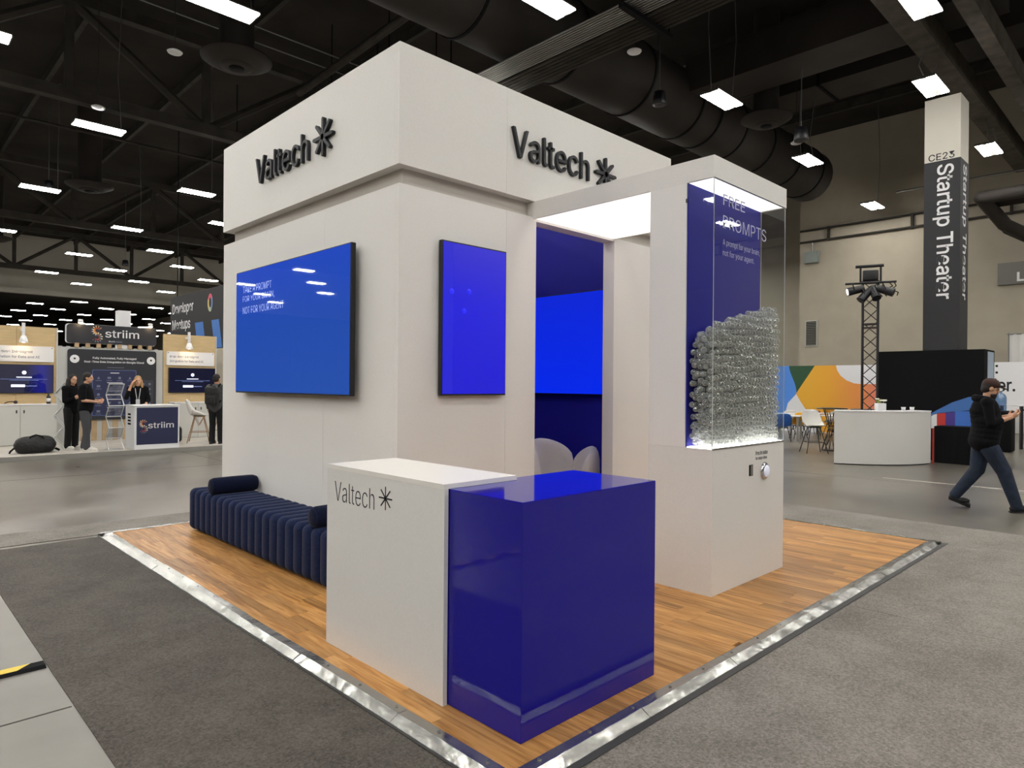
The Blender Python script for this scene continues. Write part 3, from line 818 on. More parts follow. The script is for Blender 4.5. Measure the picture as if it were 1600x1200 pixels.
# ================================================================ COUNTER
wc = thing('reception_counter', 'white reception counter with thin Valtech wordmark', 'counter')
box('front_panel', 2.05, 2.075, 2.56, 3.69, PZ, 1.0845, WHITE, wc)
box('body', 2.0755, 2.54, 2.645, 3.685, PZ, 1.0845, WHITE, wc)
box('counter_top', 2.048, 2.547, 2.562, 3.693, 1.085, 1.109, mat('white_top', 'ebe8e2', rough=0.35, spec=0.4), wc)
letters('Valtech', (2.05, 3.60, 0.899), XR, XU, 0.425, 0.115, 0.0012, LETTER, wc, -0.012)
star((2.05, 3.066, 0.977), XR, XU, 0.064, 0.0042, 0.0012, LETTER, wc)
bc = thing('blue_counter', 'glossy deep blue counter block in front of the white one', 'counter')
MB().rbox(2.08, 3.105, 2.056, 2.642, PZ, 1.084, 0.003, 1).build('body', BLUE, bc)

# ================================================================ BENCH
bn = thing('channel_bench', 'long navy velvet bench of upright padded channels along the tower', 'bench')
NCH = 20; pitch = (7.48 - 4.55) / NCH
chm = MB().rbox(2.53, 3.02, -pitch / 2 - 0.004, pitch / 2 + 0.004, PZ + 0.012, 0.475, 0.062, 5).mesh('channel'); chm.materials.append(NAVY)
for k in range(NCH):
    o = link('channel', chm, None, bn); o.location = (0, 4.55 + pitch * (k + 0.5), 0)
box('plinth', 2.6, 3.0, 4.62, 7.42, PZ, PZ + 0.02, BLACKM, bn)
def bolster(y, label):
    r = 0.085; n = 26; prof = [(0.02, 0), (0.055, 0.004), (0.075, 0.016), (r, 0.045), (r + .002, 0.24), (r, 0.435), (0.075, 0.464), (0.055, 0.476), (0.02, 0.48)]
    t = thing('bolster_cushion', label, 'cushion', (2.535, y, 0.47 + r - 0.006), group='bolsters on the bench')
    MB().lathe(prof, n=n, axis='X').build('pad', NAVY2, t)
    for x in (0.012, 0.468):
        MB().lathe([(0.07, 0), (0.073, 0.0), (0.073, 0.004), (0.07, 0.004)], (x, 0, 0), n, 'X').build('piping', NAVY, t)
bolster(6.9, 'dark navy bolster cushion at the far end of the bench')
bolster(4.81, 'dark navy bolster cushion half hidden behind the white counter')
# ================================================================ BOOTH ACROSS THE AISLE
SB = 0.1
PLY = mat('pale_birch_ply', 'cbb184', rough=0.6, noise=(4, 0.08, (1, 1, 6)))
OFFW = mat('offwhite_panel', 'c9c8c2', rough=0.7)
GRYW = mat('grey_white_wall', 'bfc0bd', rough=0.8)
CHAR = mat('charcoal_print', '24252c', rough=0.6)
NVYP = mat('navy_print', '20264a', rough=0.55)
SLATE = mat('slate_blue_print', '2b3560', rough=0.6)
LTXT = mat('light_print', 'd8dae2', rough=0.6)
GTXT = mat('grey_print', '6d7187', rough=0.6)
sp_ = thing('booth_floor', 'raised pale grey floor of the booth across the aisle', 'platform')
box('deck', -3.0, 10.5, 16.16, 20.6, 0.0, 0.096, mat('deck_edge', '8d8b86', rough=0.7), sp_)
box('carpet', -3.0, 10.5, 16.175, 20.6, 0.0965, SB, mat('pale_booth_carpet', 'b9b4ab', rough=0.95, noise=(3, 0.12)), sp_)

def ply_bay(x0, x1, sx0, sx1, dx0, dx1, label_w, label_s, label_t, label_l, lampx, text_x, tw_, shift):
    w = thing('plywood_wall', label_w, 'wall panel', (0, 0, 0))
    n = 2; wd = (x1 - x0) / n
    for k in range(n):
        box('panel', x0 + wd * k + 0.002, x0 + wd * (k + 1) - 0.002, 19.3, 19.36, SB, 2.86, PLY, w)
    box('edge_post', x1, x1 + 0.03, 19.29, 19.37, SB, 2.86, OFFW, w)
    s = thing('title_board', label_s, 'sign')
    MB().prism(rrect(sx0, sx1, 2.03, 2.40, 0.03), (0, 19.2985, 0), (1, 0, 0), (0, 0, 1), (0, -0.03, 0)).build('board', SIGNW, s)
    text('lettering', 'Real-time Intelligent', (text_x, 19.268, 2.22), YR, YU, tw_ * 0.86, 0.075, 0.001, GTXT, s, 0.012)
    text('lettering', 'Integration for Data and AI', (text_x, 19.268, 2.10), YR, YU, tw_, 0.075, 0.001, GTXT, s, 0.012)
    for x, z in ((sx0 + 0.04, 2.365), (sx1 - 0.04, 2.365)):
        MB().cyl((x, 19.2685, z), (x, 19.262, z), 0.012, n=10).build('standoff', BLACK, s)
    t = thing('mounted_screen', label_t, 'screen')
    MB().rbox(dx0, dx1, 19.235, 19.2985, 1.29, 1.965, 0.004, 1).build('bezel', BLACK, t)
    box('display', dx0 + 0.012, dx1 - 0.012, 19.2335, 19.2355, 1.303, 1.953, screen_mat('demo_screen' + str(shift), [(0.0, '12163c'), (0.55, '141846'), (0.8, '1a1ea0'), (1.0, '12164a')] if shift == 0 else [(0, '0e1236'), (1, '0e1236')], 0, dx0, dx1, 0.6), t)
    cx = (dx0 + dx1) / 2 + shift
    mb = MB(); disc(mb, (cx, 19.2333, 1.775), YR, YU, 0.045, 0.001); mb.build('emblem', mat('screen_white', 'e8ecff', emit='dfe5ff', estr=0.8), t)
    box('caption_line', cx - 0.15, cx + 0.15, 19.2325, 19.2333, 1.655, 1.675, MATS['screen_white'], t)
    box('caption_line', cx - 0.45, cx + 0.45, 19.2325, 19.2333, 1.617, 1.623, mat('screen_dim', '7f8fd0', emit='7f8fd0', estr=0.4), t)
    box('caption_line', cx - 0.28, cx + 0.28, 19.2325, 19.2333, 1.59, 1.596, MATS['screen_dim'], t)
    MB().prism(rrect(cx - 0.25, cx + 0.02, 1.435, 1.495, 0.012), (0, 19.2333, 0), (1, 0, 0), (0, 0, 1), (0, -0.001, 0)).build('button_shape', MATS['screen_white'], t)
    box('caption_line', cx + 0.03, cx + 0.25, 19.2325, 19.2333, 1.455, 1.468, MATS['screen_dim'], t)
    l = thing('spot_lamp', label_l, 'lamp', (lampx, 19.1, 0))
    MB().box(-0.03, 0.03, 0.0, 0.2, 2.74, 2.8).build('arm', SIGNW, l)
    MB().cyl((0, 0.0, 2.93), (0, 0.0, 2.6), 0.035, n=12).build('stem', SIGNW, l)
    MB().lathe([(0.03, 0.1), (0.05, 0.1), (0.09, -0.03), (0.095, -0.06), (0.08, -0.06), (0.04, 0.02)], (0, -0.02, 2.53), 20).build('shade', SIGNW, l)
    MB().ell((0, -0.02, 2.5), (0.06, 0.06, 0.03), 14, 8).build('bulb', mat('warm_bulb', 'ffe0b0', emit=(1.0, 0.72, 0.38), estr=45), l)
    return w
ply_bay(1.9, 3.47, 2.1, 3.42, 2.25, 3.41, 'pale plywood wall bay at the frame edge behind the duffel bag', 'white title board above the screen over the duffel bag',
        'blue demo screen above the cabinet with the duffel bag in front', 'white spot lamp on the bay over the duffel bag', 2.79, 2.18, 0.95, 0)
ply_bay(5.87, 7.22, 5.94, 7.18, 5.99, 7.2, 'pale plywood wall bay behind the white shell stool', 'white title board above the screen over the shell stool',
        'dark navy demo screen above the shell stool', 'white spot lamp on the bay over the shell stool', 6.45, 6.02, 0.86, 0.001)

for k in range(2):
    cb = thing('base_cabinet', ('pale two-door cabinet under the demo screen by the duffel bag', 'pale two-door cabinet partly hidden by the shell stool')[k], 'cabinet', group='booth cabinets')
    x0, x1 = ((1.3, 3.4), (6.0, 7.2))[k]
    box('carcass', x0, x1, 18.82, 19.285, SB, 1.02, OFFW, cb)
    box('worktop', x0 - 0.01, x1 + 0.01, 18.79, 19.285, 1.0205, 1.045, SIGNW, cb)
    n = 2 if k else 3
    for i in range(n):
        a = x0 + (x1 - x0) * i / n; b = x0 + (x1 - x0) * (i + 1) / n
        d = box('door', a + 0.004, b - 0.004, 18.802, 18.8195, SB + 0.02, 1.015, OFFW, cb)
        hx = b - 0.07 if i % 2 == (0 if k else 1) else a + 0.07
        box('handle', hx - 0.012, hx + 0.012, 18.792, 18.802, 0.84, 0.91, BLACK, d)
# mid wall, printed panel and header
mw = thing('booth_back_wall', 'grey white back wall with wooden slats behind the charcoal poster', 'wall panel')
box('wall_body', 3.505, 5.865, 19.32, 19.38, SB, 2.42, GRYW, mw)
SLW = mat('slat_wood', 'b79c78', rough=0.7, noise=(6, 0.12))
for k in range(9):
    x = 3.75 + 0.235 * k
    box('slat', x, x + 0.12, 19.30, 19.3195, SB, 0.66, SLW, mw)
for k in range(8):
    x = 3.85 + 0.235 * k
    box('spacer_block', x, x + 0.09, 19.29, 19.36, 2.421, 2.53, SLW, mw)
for k in range(14):
    box('wall_finial', 3.52 + 0.165 * k, 3.60 + 0.165 * k, 19.345, 19.375, 2.4205, 2.44, GRYW, mw)
bp_ = thing('info_poster', 'charcoal poster with round badges and a navy diagram behind the standing pair', 'poster')
MB().prism(rrect(3.70, 5.69, 0.62, 2.375, 0.06), (0, 19.2985, 0), (1, 0, 0), (0, 0, 1), (0, -0.025, 0)).build('board', CHAR, bp_)
yb = 19.273
text('lettering', 'Fully Automated, Fully Managed', (4.23, yb, 2.13), YR, YU, 0.98, 0.062, 0.001, SIGNW, bp_, 0.014)
text('lettering', 'Real-Time Data Integration on Google Cloud', (4.05, yb, 2.035), YR, YU, 1.34, 0.062, 0.001, SIGNW, bp_, 0.014)
for x in (3.845, 5.56):
    mb = MB(); disc(mb, (x, yb, 2.13), YR, YU, 0.1, 0.001, 28); mb.build('badge', SIGNW, bp_)
    mb = MB(); disc(mb, (x, yb - 0.001, 2.14), YR, YU, 0.025, 0.001, 12); mb.build('badge_mark', CHAR, bp_)
box('caption_line', 4.55, 4.93, yb - 0.001, yb, 1.925, 1.938, GTXT, bp_)
MB().prism(rrect(4.225, 5.21, 0.72, 1.87, 0.02), (0, yb, 0), (1, 0, 0), (0, 0, 1), (0, -0.0008, 0)).build('diagram_outline', mat('diagram_line', '6f86c8', rough=0.6), bp_)
MB().prism(rrect(4.232, 5.203, 0.727, 1.863, 0.02), (0, yb - 0.0008, 0), (1, 0, 0), (0, 0, 1), (0, -0.0006, 0)).build('diagram_field', NVYP, bp_)
box('diagram_caption', 4.62, 4.82, yb - 0.002, yb - 0.0014, 1.785, 1.805, LTXT, bp_)
rnd = random.Random(5)
for r in range(5):
    z = 1.67 - 0.21 * r
    for c in range(4):
        x = 4.36 + 0.235 * c
        if (r + c) % 3 == 0: MB().prism([(-.035, -.03), (.035, -.03), (0, .035)], (x, yb - 0.0014, z), (1, 0, 0), (0, 0, 1), (0, -0.0006, 0)).build('diagram_icon', GTXT, bp_)
        elif (r + c) % 3 == 1: MB().prism(rrect(-.04, .04, -.028, .028, .008, 3), (x, yb - 0.0014, z), (1, 0, 0), (0, 0, 1), (0, -0.0006, 0)).build('diagram_icon', GTXT, bp_)
        else:
            mb = MB(); disc(mb, (x, yb - 0.0014, z), YR, YU, 0.035, 0.0006, 14); mb.build('diagram_icon', GTXT, bp_)
        box('diagram_caption', x - 0.065, x + 0.065, yb - 0.002, yb - 0.0014, z - 0.075, z - 0.062, GTXT, bp_)
    if r: box('diagram_caption', 4.55, 4.9, yb - 0.002, yb - 0.0014, z + 0.082, z + 0.098, LTXT, bp_)
MB().prism(rrect(5.3, 5.62, 0.9, 1.62, 0.01), (0, yb, 0), (1, 0, 0), (0, 0, 1), (0, -0.0008, 0)).build('side_table_field', mat('dark_field', '33353f', rough=0.6), bp_)
for r in range(5):
    for c in range(2):
        mb = MB(); disc(mb, (5.38 + 0.15 * c, yb - 0.0008, 1.52 - 0.13 * r), YR, YU, 0.03, 0.0006, 10); mb.build('side_icon', GTXT, bp_)

DOTC = [mat('swirl_red', 'c8503c'), mat('swirl_orange', 'e0954a'), mat('swirl_cream', 'ead9b0'), mat('swirl_grey', '8b8f98'), mat('swirl_maroon', '7c3a44')]
def swirl(c, s, parent, y):
    """S-shaped swirl of dots in three tracks"""
    mb_by = {}
    for row in range(3):
        off = 0.085 * (row - 1)
        for k in range(16):
            u = k / 15
            if u < 0.5: t = math.radians(40 + 230 * u * 2); cz, rr = 0.25, 0.25 + off
            else: t = math.radians(90 - 230 * (u - 0.5) * 2); cz, rr = -0.25, 0.25 - off
            m = DOTC[(row + (k // 4)) % 5]
            disc(mb_by.setdefault(m.name, MB()), (c[0] + rr * math.cos(t) * s, y, c[1] + (cz + rr * math.sin(t)) * s), YR, YU, s * (0.03 + 0.025 * math.sin(PI * u)), 0.0012, 8)
    for nm, mb in mb_by.items():
        o = mb.build('swirl_dots', MATS[nm], parent); o['kind'] = 'stuff'
hd = thing('header_sign', 'charcoal header sign reading striim above the poster', 'sign')
MB().prism(rrect(3.69, 5.69, 2.53, 2.99, 0.07), (0, 19.38, 0), (1, 0, 0), (0, 0, 1), (0, -0.1, 0)).build('board', CHAR, hd)
MB().prism(rrect(3.665, 5.70, 2.515, 3.0, 0.07), (0, 19.4, 0), (1, 0, 0), (0, 0, 1), (0, -0.019, 0)).build('backing', SIGNW, hd)
letters('striim', (4.50, 19.28, 2.69), YR, YU, 0.77, 0.2, 0.012, SIGNW, hd, 0.004)
swirl((4.32, 2.765), 0.33, hd, 19.2795)
text('lettering', 'Booth', (4.58, 19.28, 2.575), YR, YU, 0.14, 0.036, 0.001, LTXT, hd)
box('caption_line', 4.74, 4.88, 19.279, 19.28, 2.577, 2.60, GTXT, hd)
for x in (3.95, 5.52):
    MB().lathe([(0.03, 0.0), (0.06, 0.0), (0.05, 0.08), (0.02, 0.08)], (x, 19.2, 3.02), 14).build('sign_lamp', SIGNW, hd)
    MB().ell((x, 19.2, 3.015), (0.05, 0.05, 0.02), 12, 6).build('bulb', MATS['warm_bulb'], hd)
    MB().cyl((x, 19.2, 3.09), (x, 19.36, 3.0), 0.012, n=6).build('lamp_arm', SIGNW, hd)

ct = thing('branded_counter', 'white counter with navy striim front panel', 'counter', (0, 0, 0))
box('body', 4.36, 5.27, 16.24, 16.9, SB, 1.045, SIGNW, ct)
box('counter_top', 4.34, 5.29, 16.2, 16.92, 1.0455, 1.065, SIGNW, ct)
box('front_board', 4.36, 5.28, 16.215, 16.2395, SB + 0.0, 1.045, SIGNW, ct)
box('front_print', 4.40, 5.25, 16.212, 16.215, 0.2, 1.015, NVYP, ct)
letters('striim', (4.63, 16.212, 0.555), YR, YU, 0.53, 0.135, 0.002, SIGNW, ct, 0.004)
swirl((4.535, 0.6), 0.24, ct, 16.2118)
for k in range(4):
    box('side_vent', 4.357, 4.36, 16.5, 16.72, 0.63 + 0.07 * k, 0.67 + 0.07 * k, BLACKM, ct)

def brochure_stand(loc, rz, label):
    t = thing('brochure_stand', label, 'brochure stand', loc, rz, group='folding brochure stands')
    SIL = MATS.get('silver_frame') or mat('silver_frame', 'd2d4d4', rough=0.3, metal=0.6)
    ACR = MATS.get('acrylic_tray') or mat_clear('acrylic_tray', (0.8, 0.82, 0.86), glossy=0.12)
    n = 6; hgt = 1.42; w = 0.15
    for k in range(n):
        z0, z1 = 0.01 + hgt * k / n, 0.01 + hgt * (k + 1) / n
        y0, y1 = (-0.09, 0.09) if k % 2 == 0 else (0.09, -0.09)
        for sx in (-1, 1):
            MB().cyl((sx * w, y0, z0), (sx * w, y1, z1), 0.011, n=8).build('strut', SIL, t)
        MB().cyl((-w, y1, z1), (w, y1, z1), 0.012, n=8).build('crossbar', SIL, t)
        if k % 2 == 1:
            MB().prism([(-w + .01, 0), (w - .01, 0), (w - .01, 0.26), (-w + .01, 0.26)], (0, y0, z0 + 0.01), (1, 0, 0), Vector((0, y1 - y0, z1 - z0)).normalized(), (0, -0.004, 0.002)).build('tray', ACR, t)
    MB().box(-w, w, -0.1, -0.08, 0, 0.018).box(-w, w, 0.08, 0.1, 0, 0.018).build('foot', SIL, t)
brochure_stand((4.05, 16.5, SB), 0.1, 'silver zigzag brochure stand between the standing man and the branded counter')
brochure_stand((3.22, 17.55, SB), 1.3, 'silver zigzag brochure stand seen edge-on behind the woman in black')

bg = thing('duffel_bag', 'black duffel bag on the pale booth floor', 'bag', (2.66, 16.75, SB), 0.05)
BAGM = mat('black_nylon', '0d0e11', rough=0.55, noise=(14, 0.4), bump=(16, 0.7, 0.03))
mb = MB(); vs = []; n, m_ = 20, 16
for i in range(n + 1):
    u = i / n; e = (1 - abs(2 * u - 1) ** 5) ** 0.5 if 0 < u < 1 else 0.25
    for k in range(m_):
        a = 2 * PI * k / m_; rr = 0.18 * e * (1 + 0.05 * math.sin(5 * u + 3 * a))
        vs.append((-0.36 + 0.72 * u, rr * 1.05 * math.cos(a), max(0.0, 0.165 + rr * 1.02 * math.sin(a))))
mb.add(vs, [(i * m_ + k, i * m_ + (k + 1) % m_, (i + 1) * m_ + (k + 1) % m_, (i + 1) * m_ + k) for i in range(n) for k in range(m_)], True)
mb.add(vs, [tuple(range(m_)), tuple(range(n * m_ + m_ - 1, n * m_ - 1, -1))])
mb.build('bag_body', BAGM, bg)
MB().tube([(-0.18, -0.14, 0.18), (-0.1, -0.1, 0.345), (0.0, -0.05, 0.375), (0.1, -0.1, 0.345), (0.18, -0.14, 0.18)], 0.014, 6).build('handle', BLACKM, bg)
MB().tube([(-0.35, 0.0, 0.12), (-0.42, -0.02, 0.06), (-0.44, -0.04, 0.02)], 0.018, 6).build('strap', BLACKM, bg)
MB().tube([(0.35, 0.0, 0.08), (0.40, -0.02, 0.05), (0.42, -0.02, 0.03)], 0.025, 6).build('strap', BLACKM, bg)

hs = thing('headset', 'small black headset lying on the booth cabinet', 'headset', (2.55, 19.0, 1.045))
MB().tube([(-0.12, 0, 0.02), (-0.06, 0, 0.05), (0.02, 0, 0.06), (0.08, 0, 0.05)], 0.012, 6).build('band', BLACK, hs)
MB().ell((0.09, 0, 0.045), (0.04, 0.03, 0.04), 12, 8).build('ear_cup', BLACK, hs)
bt = thing('spray_bottle', 'small dark bottle with white label on the booth cabinet', 'bottle', (3.27, 19.0, 1.045))
MB().lathe([(0.03, 0), (0.045, 0.01), (0.045, 0.16), (0.02, 0.2), (0.02, 0.25), (0.015, 0.26)], n=16).build('bottle_body', BLACK, bt)
MB().lathe([(0.0455, 0.05), (0.046, 0.05), (0.046, 0.13), (0.0455, 0.13)], n=16).build('label_band', SIGNW, bt)
bgp = thing('backpack', 'black rucksack on the floor behind the branded counter', 'bag', (5.62, 17.6, SB))
MB().rbox(-0.16, 0.16, -0.12, 0.12, 0, 0.4, 0.09, 4).build('bag_body', BAGM, bgp)
MB().rbox(-0.12, 0.12, -0.17, -0.1, 0.03, 0.22, 0.04, 3).build('pocket', BAGM, bgp)

# ---- moulded shell seats
def shell_seat(w=0.46, d=0.44, hb=0.38, back=1.0):
    """bucket seat: grid bent up at the back and sides; faces -Y"""
    nu, nv = 14, 18; top = []; 
    for j in range(nv + 1):
        v = j / nv
        for i in range(nu + 1):
            u = 2 * i / nu - 1
            if v < 0.55:
                t = v / 0.55; y = -d / 2 + d * t * 0.95; z = 0.02 * (1 - t) ** 2 - 0.012 * math.sin(PI * t); wd = w / 2 * (0.86 + 0.14 * math.sin(PI * t * 0.6))
            else:
                t = (v - 0.55) / 0.45; y = d / 2 - d * 0.05 + 0.1 * math.sin(t * PI / 2) ; z = hb * t ** 1.15; wd = w / 2 * (1.0 - 0.16 * t ** 2)
            arm = 0.11 * max(0, math.sin(PI * min(1, max(0, (v - 0.12) / 0.75)))) * abs(u) ** 3
            back_in = 0.09 * abs(u) ** 2.5 * (1 if v > 0.55 else 0) * (1 - 0.5 * (v - 0.55))
            rnd_ = 0.05 * abs(u) ** 4 * (1 if v > 0.9 else 0)
            top.append((u * wd, y - back_in, z + arm - rnd_))
    th = 0.012; vs = top + [(x, y + th * 0.5, z - th) for x, y, z in top]; N_ = len(top); fs = []
    for j in range(nv):
        for i in range(nu):
            a = j * (nu + 1) + i; fs.append((a, a + 1, a + nu + 2, a + nu + 1)); fs.append((N_ + a, N_ + a + nu + 1, N_ + a + nu + 2, N_ + a + 1))
    rim = [i for i in range(nu + 1)] + [j * (nu + 1) + nu for j in range(1, nv + 1)] + [nv * (nu + 1) + i for i in range(nu - 1, -1, -1)] + [j * (nu + 1) for j in range(nv - 1, 0, -1)]
    for a, b in zip(rim, rim[1:] + rim[:1]): fs.append((a, N_ + a, N_ + b, b))
    return MB().add(vs, fs, True)
SEATME = {}
def shell_chair(name, label, loc, rz, col, seat_h, legm, group, wire=True):
    t = thing(name, label, 'chair' if seat_h < 0.55 else 'stool', loc, rz, group)
    key = col.name
    if key not in SEATME:
        SEATME[key] = shell_seat().mesh('seat_shell'); SEATME[key].materials.append(col)
    s = link('seat_shell', SEATME[key], None, t); s.location = (0, 0, seat_h)
    box('seat_bracket', -0.14, 0.14, -0.13, 0.13, seat_h - 0.05, seat_h - 0.028, legm, t)
    sp1 = 0.21 + 0.04 * (seat_h > .55)
    for sx in (-1, 1):
        for sy in (-1, 1):
            MB().cyl((sx * 0.11, sy * 0.1, seat_h - 0.04), (sx * sp1, sy * sp1, 0.0), 0.011, n=6).build('leg', legm, t)
    if wire:
        for sx in (-1, 1):
            MB().tube([(sx * 0.1, -0.1, seat_h - 0.05), (sx * 0.16, 0.0, seat_h * 0.62), (sx * 0.1, 0.1, seat_h - 0.05)], 0.007, 5).build('brace', legm, t)
    if seat_h > 0.55:
        z = 0.26; k = sp1 - (sp1 - 0.11) * z / seat_h
        MB().tube([(-k, -k, z), (k, -k, z), (k, k, z), (-k, k, z), (-k, -k, z)], 0.008, 5).build('foot_rail', legm, t)
    return t
SHW = mat('white_shell_plastic', 'dedcd6', rough=0.4); SHY = mat('yellow_shell_plastic', 'e2a51e', rough=0.4); SHB = mat('blue_shell_plastic', '1f55a0', rough=0.4)
SHR = mat('rust_shell_plastic', '8a3d2e', rough=0.4); SHO = mat('orange_shell_plastic', 'd4603a', rough=0.4); WLEG = mat('wood_leg', '9b7a5c', rough=0.6)
shell_chair('shell_stool', 'white shell stool with slim legs beside the branded counter', (6.08, 17.25, SB), 1.15, SHW, 0.68, WLEG, 'shell seats across the aisle')
shell_chair('shell_stool', 'white shell stool mostly hidden by the person with the backpack', (6.85, 17.6, SB), 2.2, SHW, 0.68, WLEG, 'shell seats across the aisle')

# ---- hanging Developer Meetups sign and pale column
dv = thing('hanging_sign', 'black hanging Developer Meetups sign with colourful logo', 'sign', (0, 0, 0))
box('panel', 10.0, 10.15, 24.0, 31.97, 2.9, 5.29, mat('black_banner', '1a1b1e', rough=0.7), dv)
text('lettering', 'Developer', (10.0, 31.7, 4.42), XR, XU, 2.55, 0.55, 0.004, SIGNW, dv, 0.01)
text('lettering', 'Meetups', (10.0, 31.7, 3.72), XR, XU, 2.2, 0.55, 0.004, SIGNW, dv, 0.01)
GB = mat('banner_blue', '3c78c8', rough=0.6)
for a, b in ((28.6, 27.7), (26.8, 26.05)):
    MB().prism([(0, 0), (b - a, 0), (b - a + 0.35, 1.1), (0.35, 1.1)], (9.998, a, 2.91), (0, 1, 0), (0, 0, 1), (-0.003, 0, 0)).build('blue_shape', GB, dv)
for k, (a0, a1, c) in enumerate(((0.22, 0.85, 'd8506a'), (-0.35, 0.22, '6f8cc0'), (-0.75, -0.35, 'b8c49a'), (-1.15, -0.75, 'dcc878'))):
    mb = MB(); r0, r1 = 0.16, 0.30; n = 8
    pts = [(r1 * 0.85 * math.cos(PI * (a0 + (a1 - a0) * i / n) ), r1 * 1.2 * math.sin(PI * (a0 + (a1 - a0) * i / n))) for i in range(n + 1)]
    pts += [(r0 * 0.85 * math.cos(PI * (a1 - (a1 - a0) * i / n)), r0 * 1.2 * math.sin(PI * (a1 - (a1 - a0) * i / n))) for i in range(n + 1)]
    mb.prism(pts, (10.0, 27.3, 4.72), XR, XU, (-0.004 - 0.001 * k, 0, 0)).build('logo_piece', mat('logo_' + c, c, rough=0.6), dv)
for y in (25.0, 31.3):
    MB().cyl((10.07, y, 5.29), (10.07, y, 12.6), 0.02, n=6).build('hanger', BLACKM, dv)
cw = thing('far_column', 'pale square column rising behind the striim header sign', 'column')
box('shaft', 7.46, 7.9, 30.0, 30.45, 0, 4.4, SIGNW, cw)
box('base_collar', 7.42, 7.94, 29.96, 30.49, 0, 0.25, BLACKM, cw)

# ================================================================ THEATER SIDE
cc = thing('column_wrap', 'tall square column wrapped black below and white above reading Startup Theater', 'column')
CX, CYa, CYb = 17.15, 3.66, 4.35
box('white_wrap', CX, CX + 0.72, CYa, CYb, 6.62, 8.02, mat('white_wrap', 'd8d4c8', rough=0.5), cc)
box('black_wrap', CX - 0.004, CX + 0.724, CYa - 0.004, CYb + 0.004, 2.43, 6.62, mat('black_wrap', '26272a', rough=0.6), cc)
box('cap_board', CX + 0.02, CX + 0.7, CYa + 0.02, CYb - 0.02, 8.02, 8.04, BLACKM, cc)
text('lettering', 'Startup Theater', (CX - 0.004, 4.18, 6.53), (0, 0, -1), (0, -1, 0), 2.98, 0.40, 0.002, SIGNW, cc, 0.012)
text('lettering', 'Startup Theater', (CX + 0.16, CYa - 0.004, 6.53), (0, 0, -1), (1, 0, 0), 2.98, 0.40, 0.002, SIGNW, cc, 0.012)
text('lettering', 'CE23', (CX - 0.0005, 4.27, 6.64), XR, XU, 0.5, 0.15, 0.0006, LETTER, cc, 0.008)
bx_ = thing('stage_box', 'big black box wall at the foot of the theater column', 'stage wall')
box('panel', 17.0, 17.04, 3.17, 5.21, 0, 2.42, BLACKM, bx_)
box('panel', 17.041, 17.98, 3.17, 3.21, 0, 2.42, BLACKM, bx_)
box('panel', 17.041, 18.0, 5.17, 5.21, 0, 2.42, BLACKM, bx_)
box('panel', 17.96, 18.0, 3.211, 5.169, 0, 2.42, BLACKM, bx_)
box('top_board', 17.041, 17.959, 3.211, 5.169, 2.39, 2.42, BLACKM, bx_)
box('side_glow', 17.3, 17.9, 3.166, 3.17, 0.05, 2.38, mat('pale_blue_panel', '9fb4c8', rough=0.4), bx_)
SWB = mat('swoosh_blue', '3f6fb4', rough=0.5)
MB().prism([(4.45, 0.76), (4.1, 1.06), (3.75, 1.28), (3.45, 1.4), (3.18, 1.45), (3.18, 1.16), (3.7, 1.08), (4.05, 1.02), (4.2, 0.98)], (16.9995, 0, 0), (0, 1, 0), (0, 0, 1), (-0.002, 0, 0)).build('blue_swoosh', SWB, bx_)
MB().prism([(4.14, 0.70), (4.14, 1.0), (4.03, 1.02), (4.03, 0.70)], (16.9995, 0, 0), (0, 1, 0), (0, 0, 1), (-0.002, 0, 0)).build('colour_block', SIGNW, bx_)
for a, b, z, c in ((4.028, 3.865, 1.035, 'cc3a34'), (3.862, 3.69, 1.06, '4a3a90'), (3.688, 3.18, 1.09, '3f74cc')):
    MB().prism([(a, 0.70), (a, z), (b, z + 0.025), (b, 0.70)], (16.9995, 0, 0), (0, 1, 0), (0, 0, 1), (-0.002, 0, 0)).build('colour_block', mat('block_' + c, c, rough=0.5), bx_)

# ---- mural: a white low wall with coloured shapes
mu = thing('mural_wall', 'low white mural wall with blue, green, yellow and coral shapes', 'mural')
MX = 24.0
for k in range(7):
    y1_ = 12.4 - 1.22 * k
    box('panel', MX, MX + 0.08, y1_ - 1.218, y1_, 0.0, 2.33, mat('mural_white', 'dcdde0', rough=0.6), mu)
def shape(pts, m, lift, nm='printed_shape'):
    MB().prism(pts, (MX - 0.001 * lift, 0, 0), (0, 1, 0), (0, 0, 1), (-0.001, 0, 0)).build(nm, m, mu)
MBL = mat('mural_blue', '4a86dc', rough=0.6); MGR = mat('mural_green', '1e4a2c', rough=0.6)
MOR = mat_ramp('mural_sunset', [(0.0, 'cf6a78'), (0.35, 'dd8a45'), (0.75, 'dfa02c'), (1.0, 'dfa62c')], 1, 7.0, 9.6, rough=0.6)
arc = [(10.32 - 0.28 * math.sin(PI / 2 * i / 8) ** 1.6 + 0.0, 2.33 - 0.99 * i / 8) for i in range(9)]
shape([(12.4, 0.02), (12.4, 2.33), (10.32, 2.33)] + arc[1:] + [(10.35, 1.0), (10.5, 0.4), (10.6, 0.02)], MBL, 0)
shape(arc + [(9.41, 2.33)], MGR, 0)
hole = [(8.7 - 0.62 + 0.62 * math.cos(t) - 0.0, 2.33 - 0.64 * math.sin(t)) for t in [PI / 2 * i / 8 for i in range(9)]]
shape([(10.06, 1.345), (9.41, 2.33), (8.7, 2.33), (8.66, 2.16), (8.55, 1.98), (8.36, 1.82), (8.12, 1.72), (7.9, 1.695), (3.9, 1.695), (3.9, 0.02), (9.2, 0.02), (9.9, 1.07)], MOR, 1)
er = thing('slogan_wall', 'low white slogan wall with black lettering behind the walking man', 'sign')
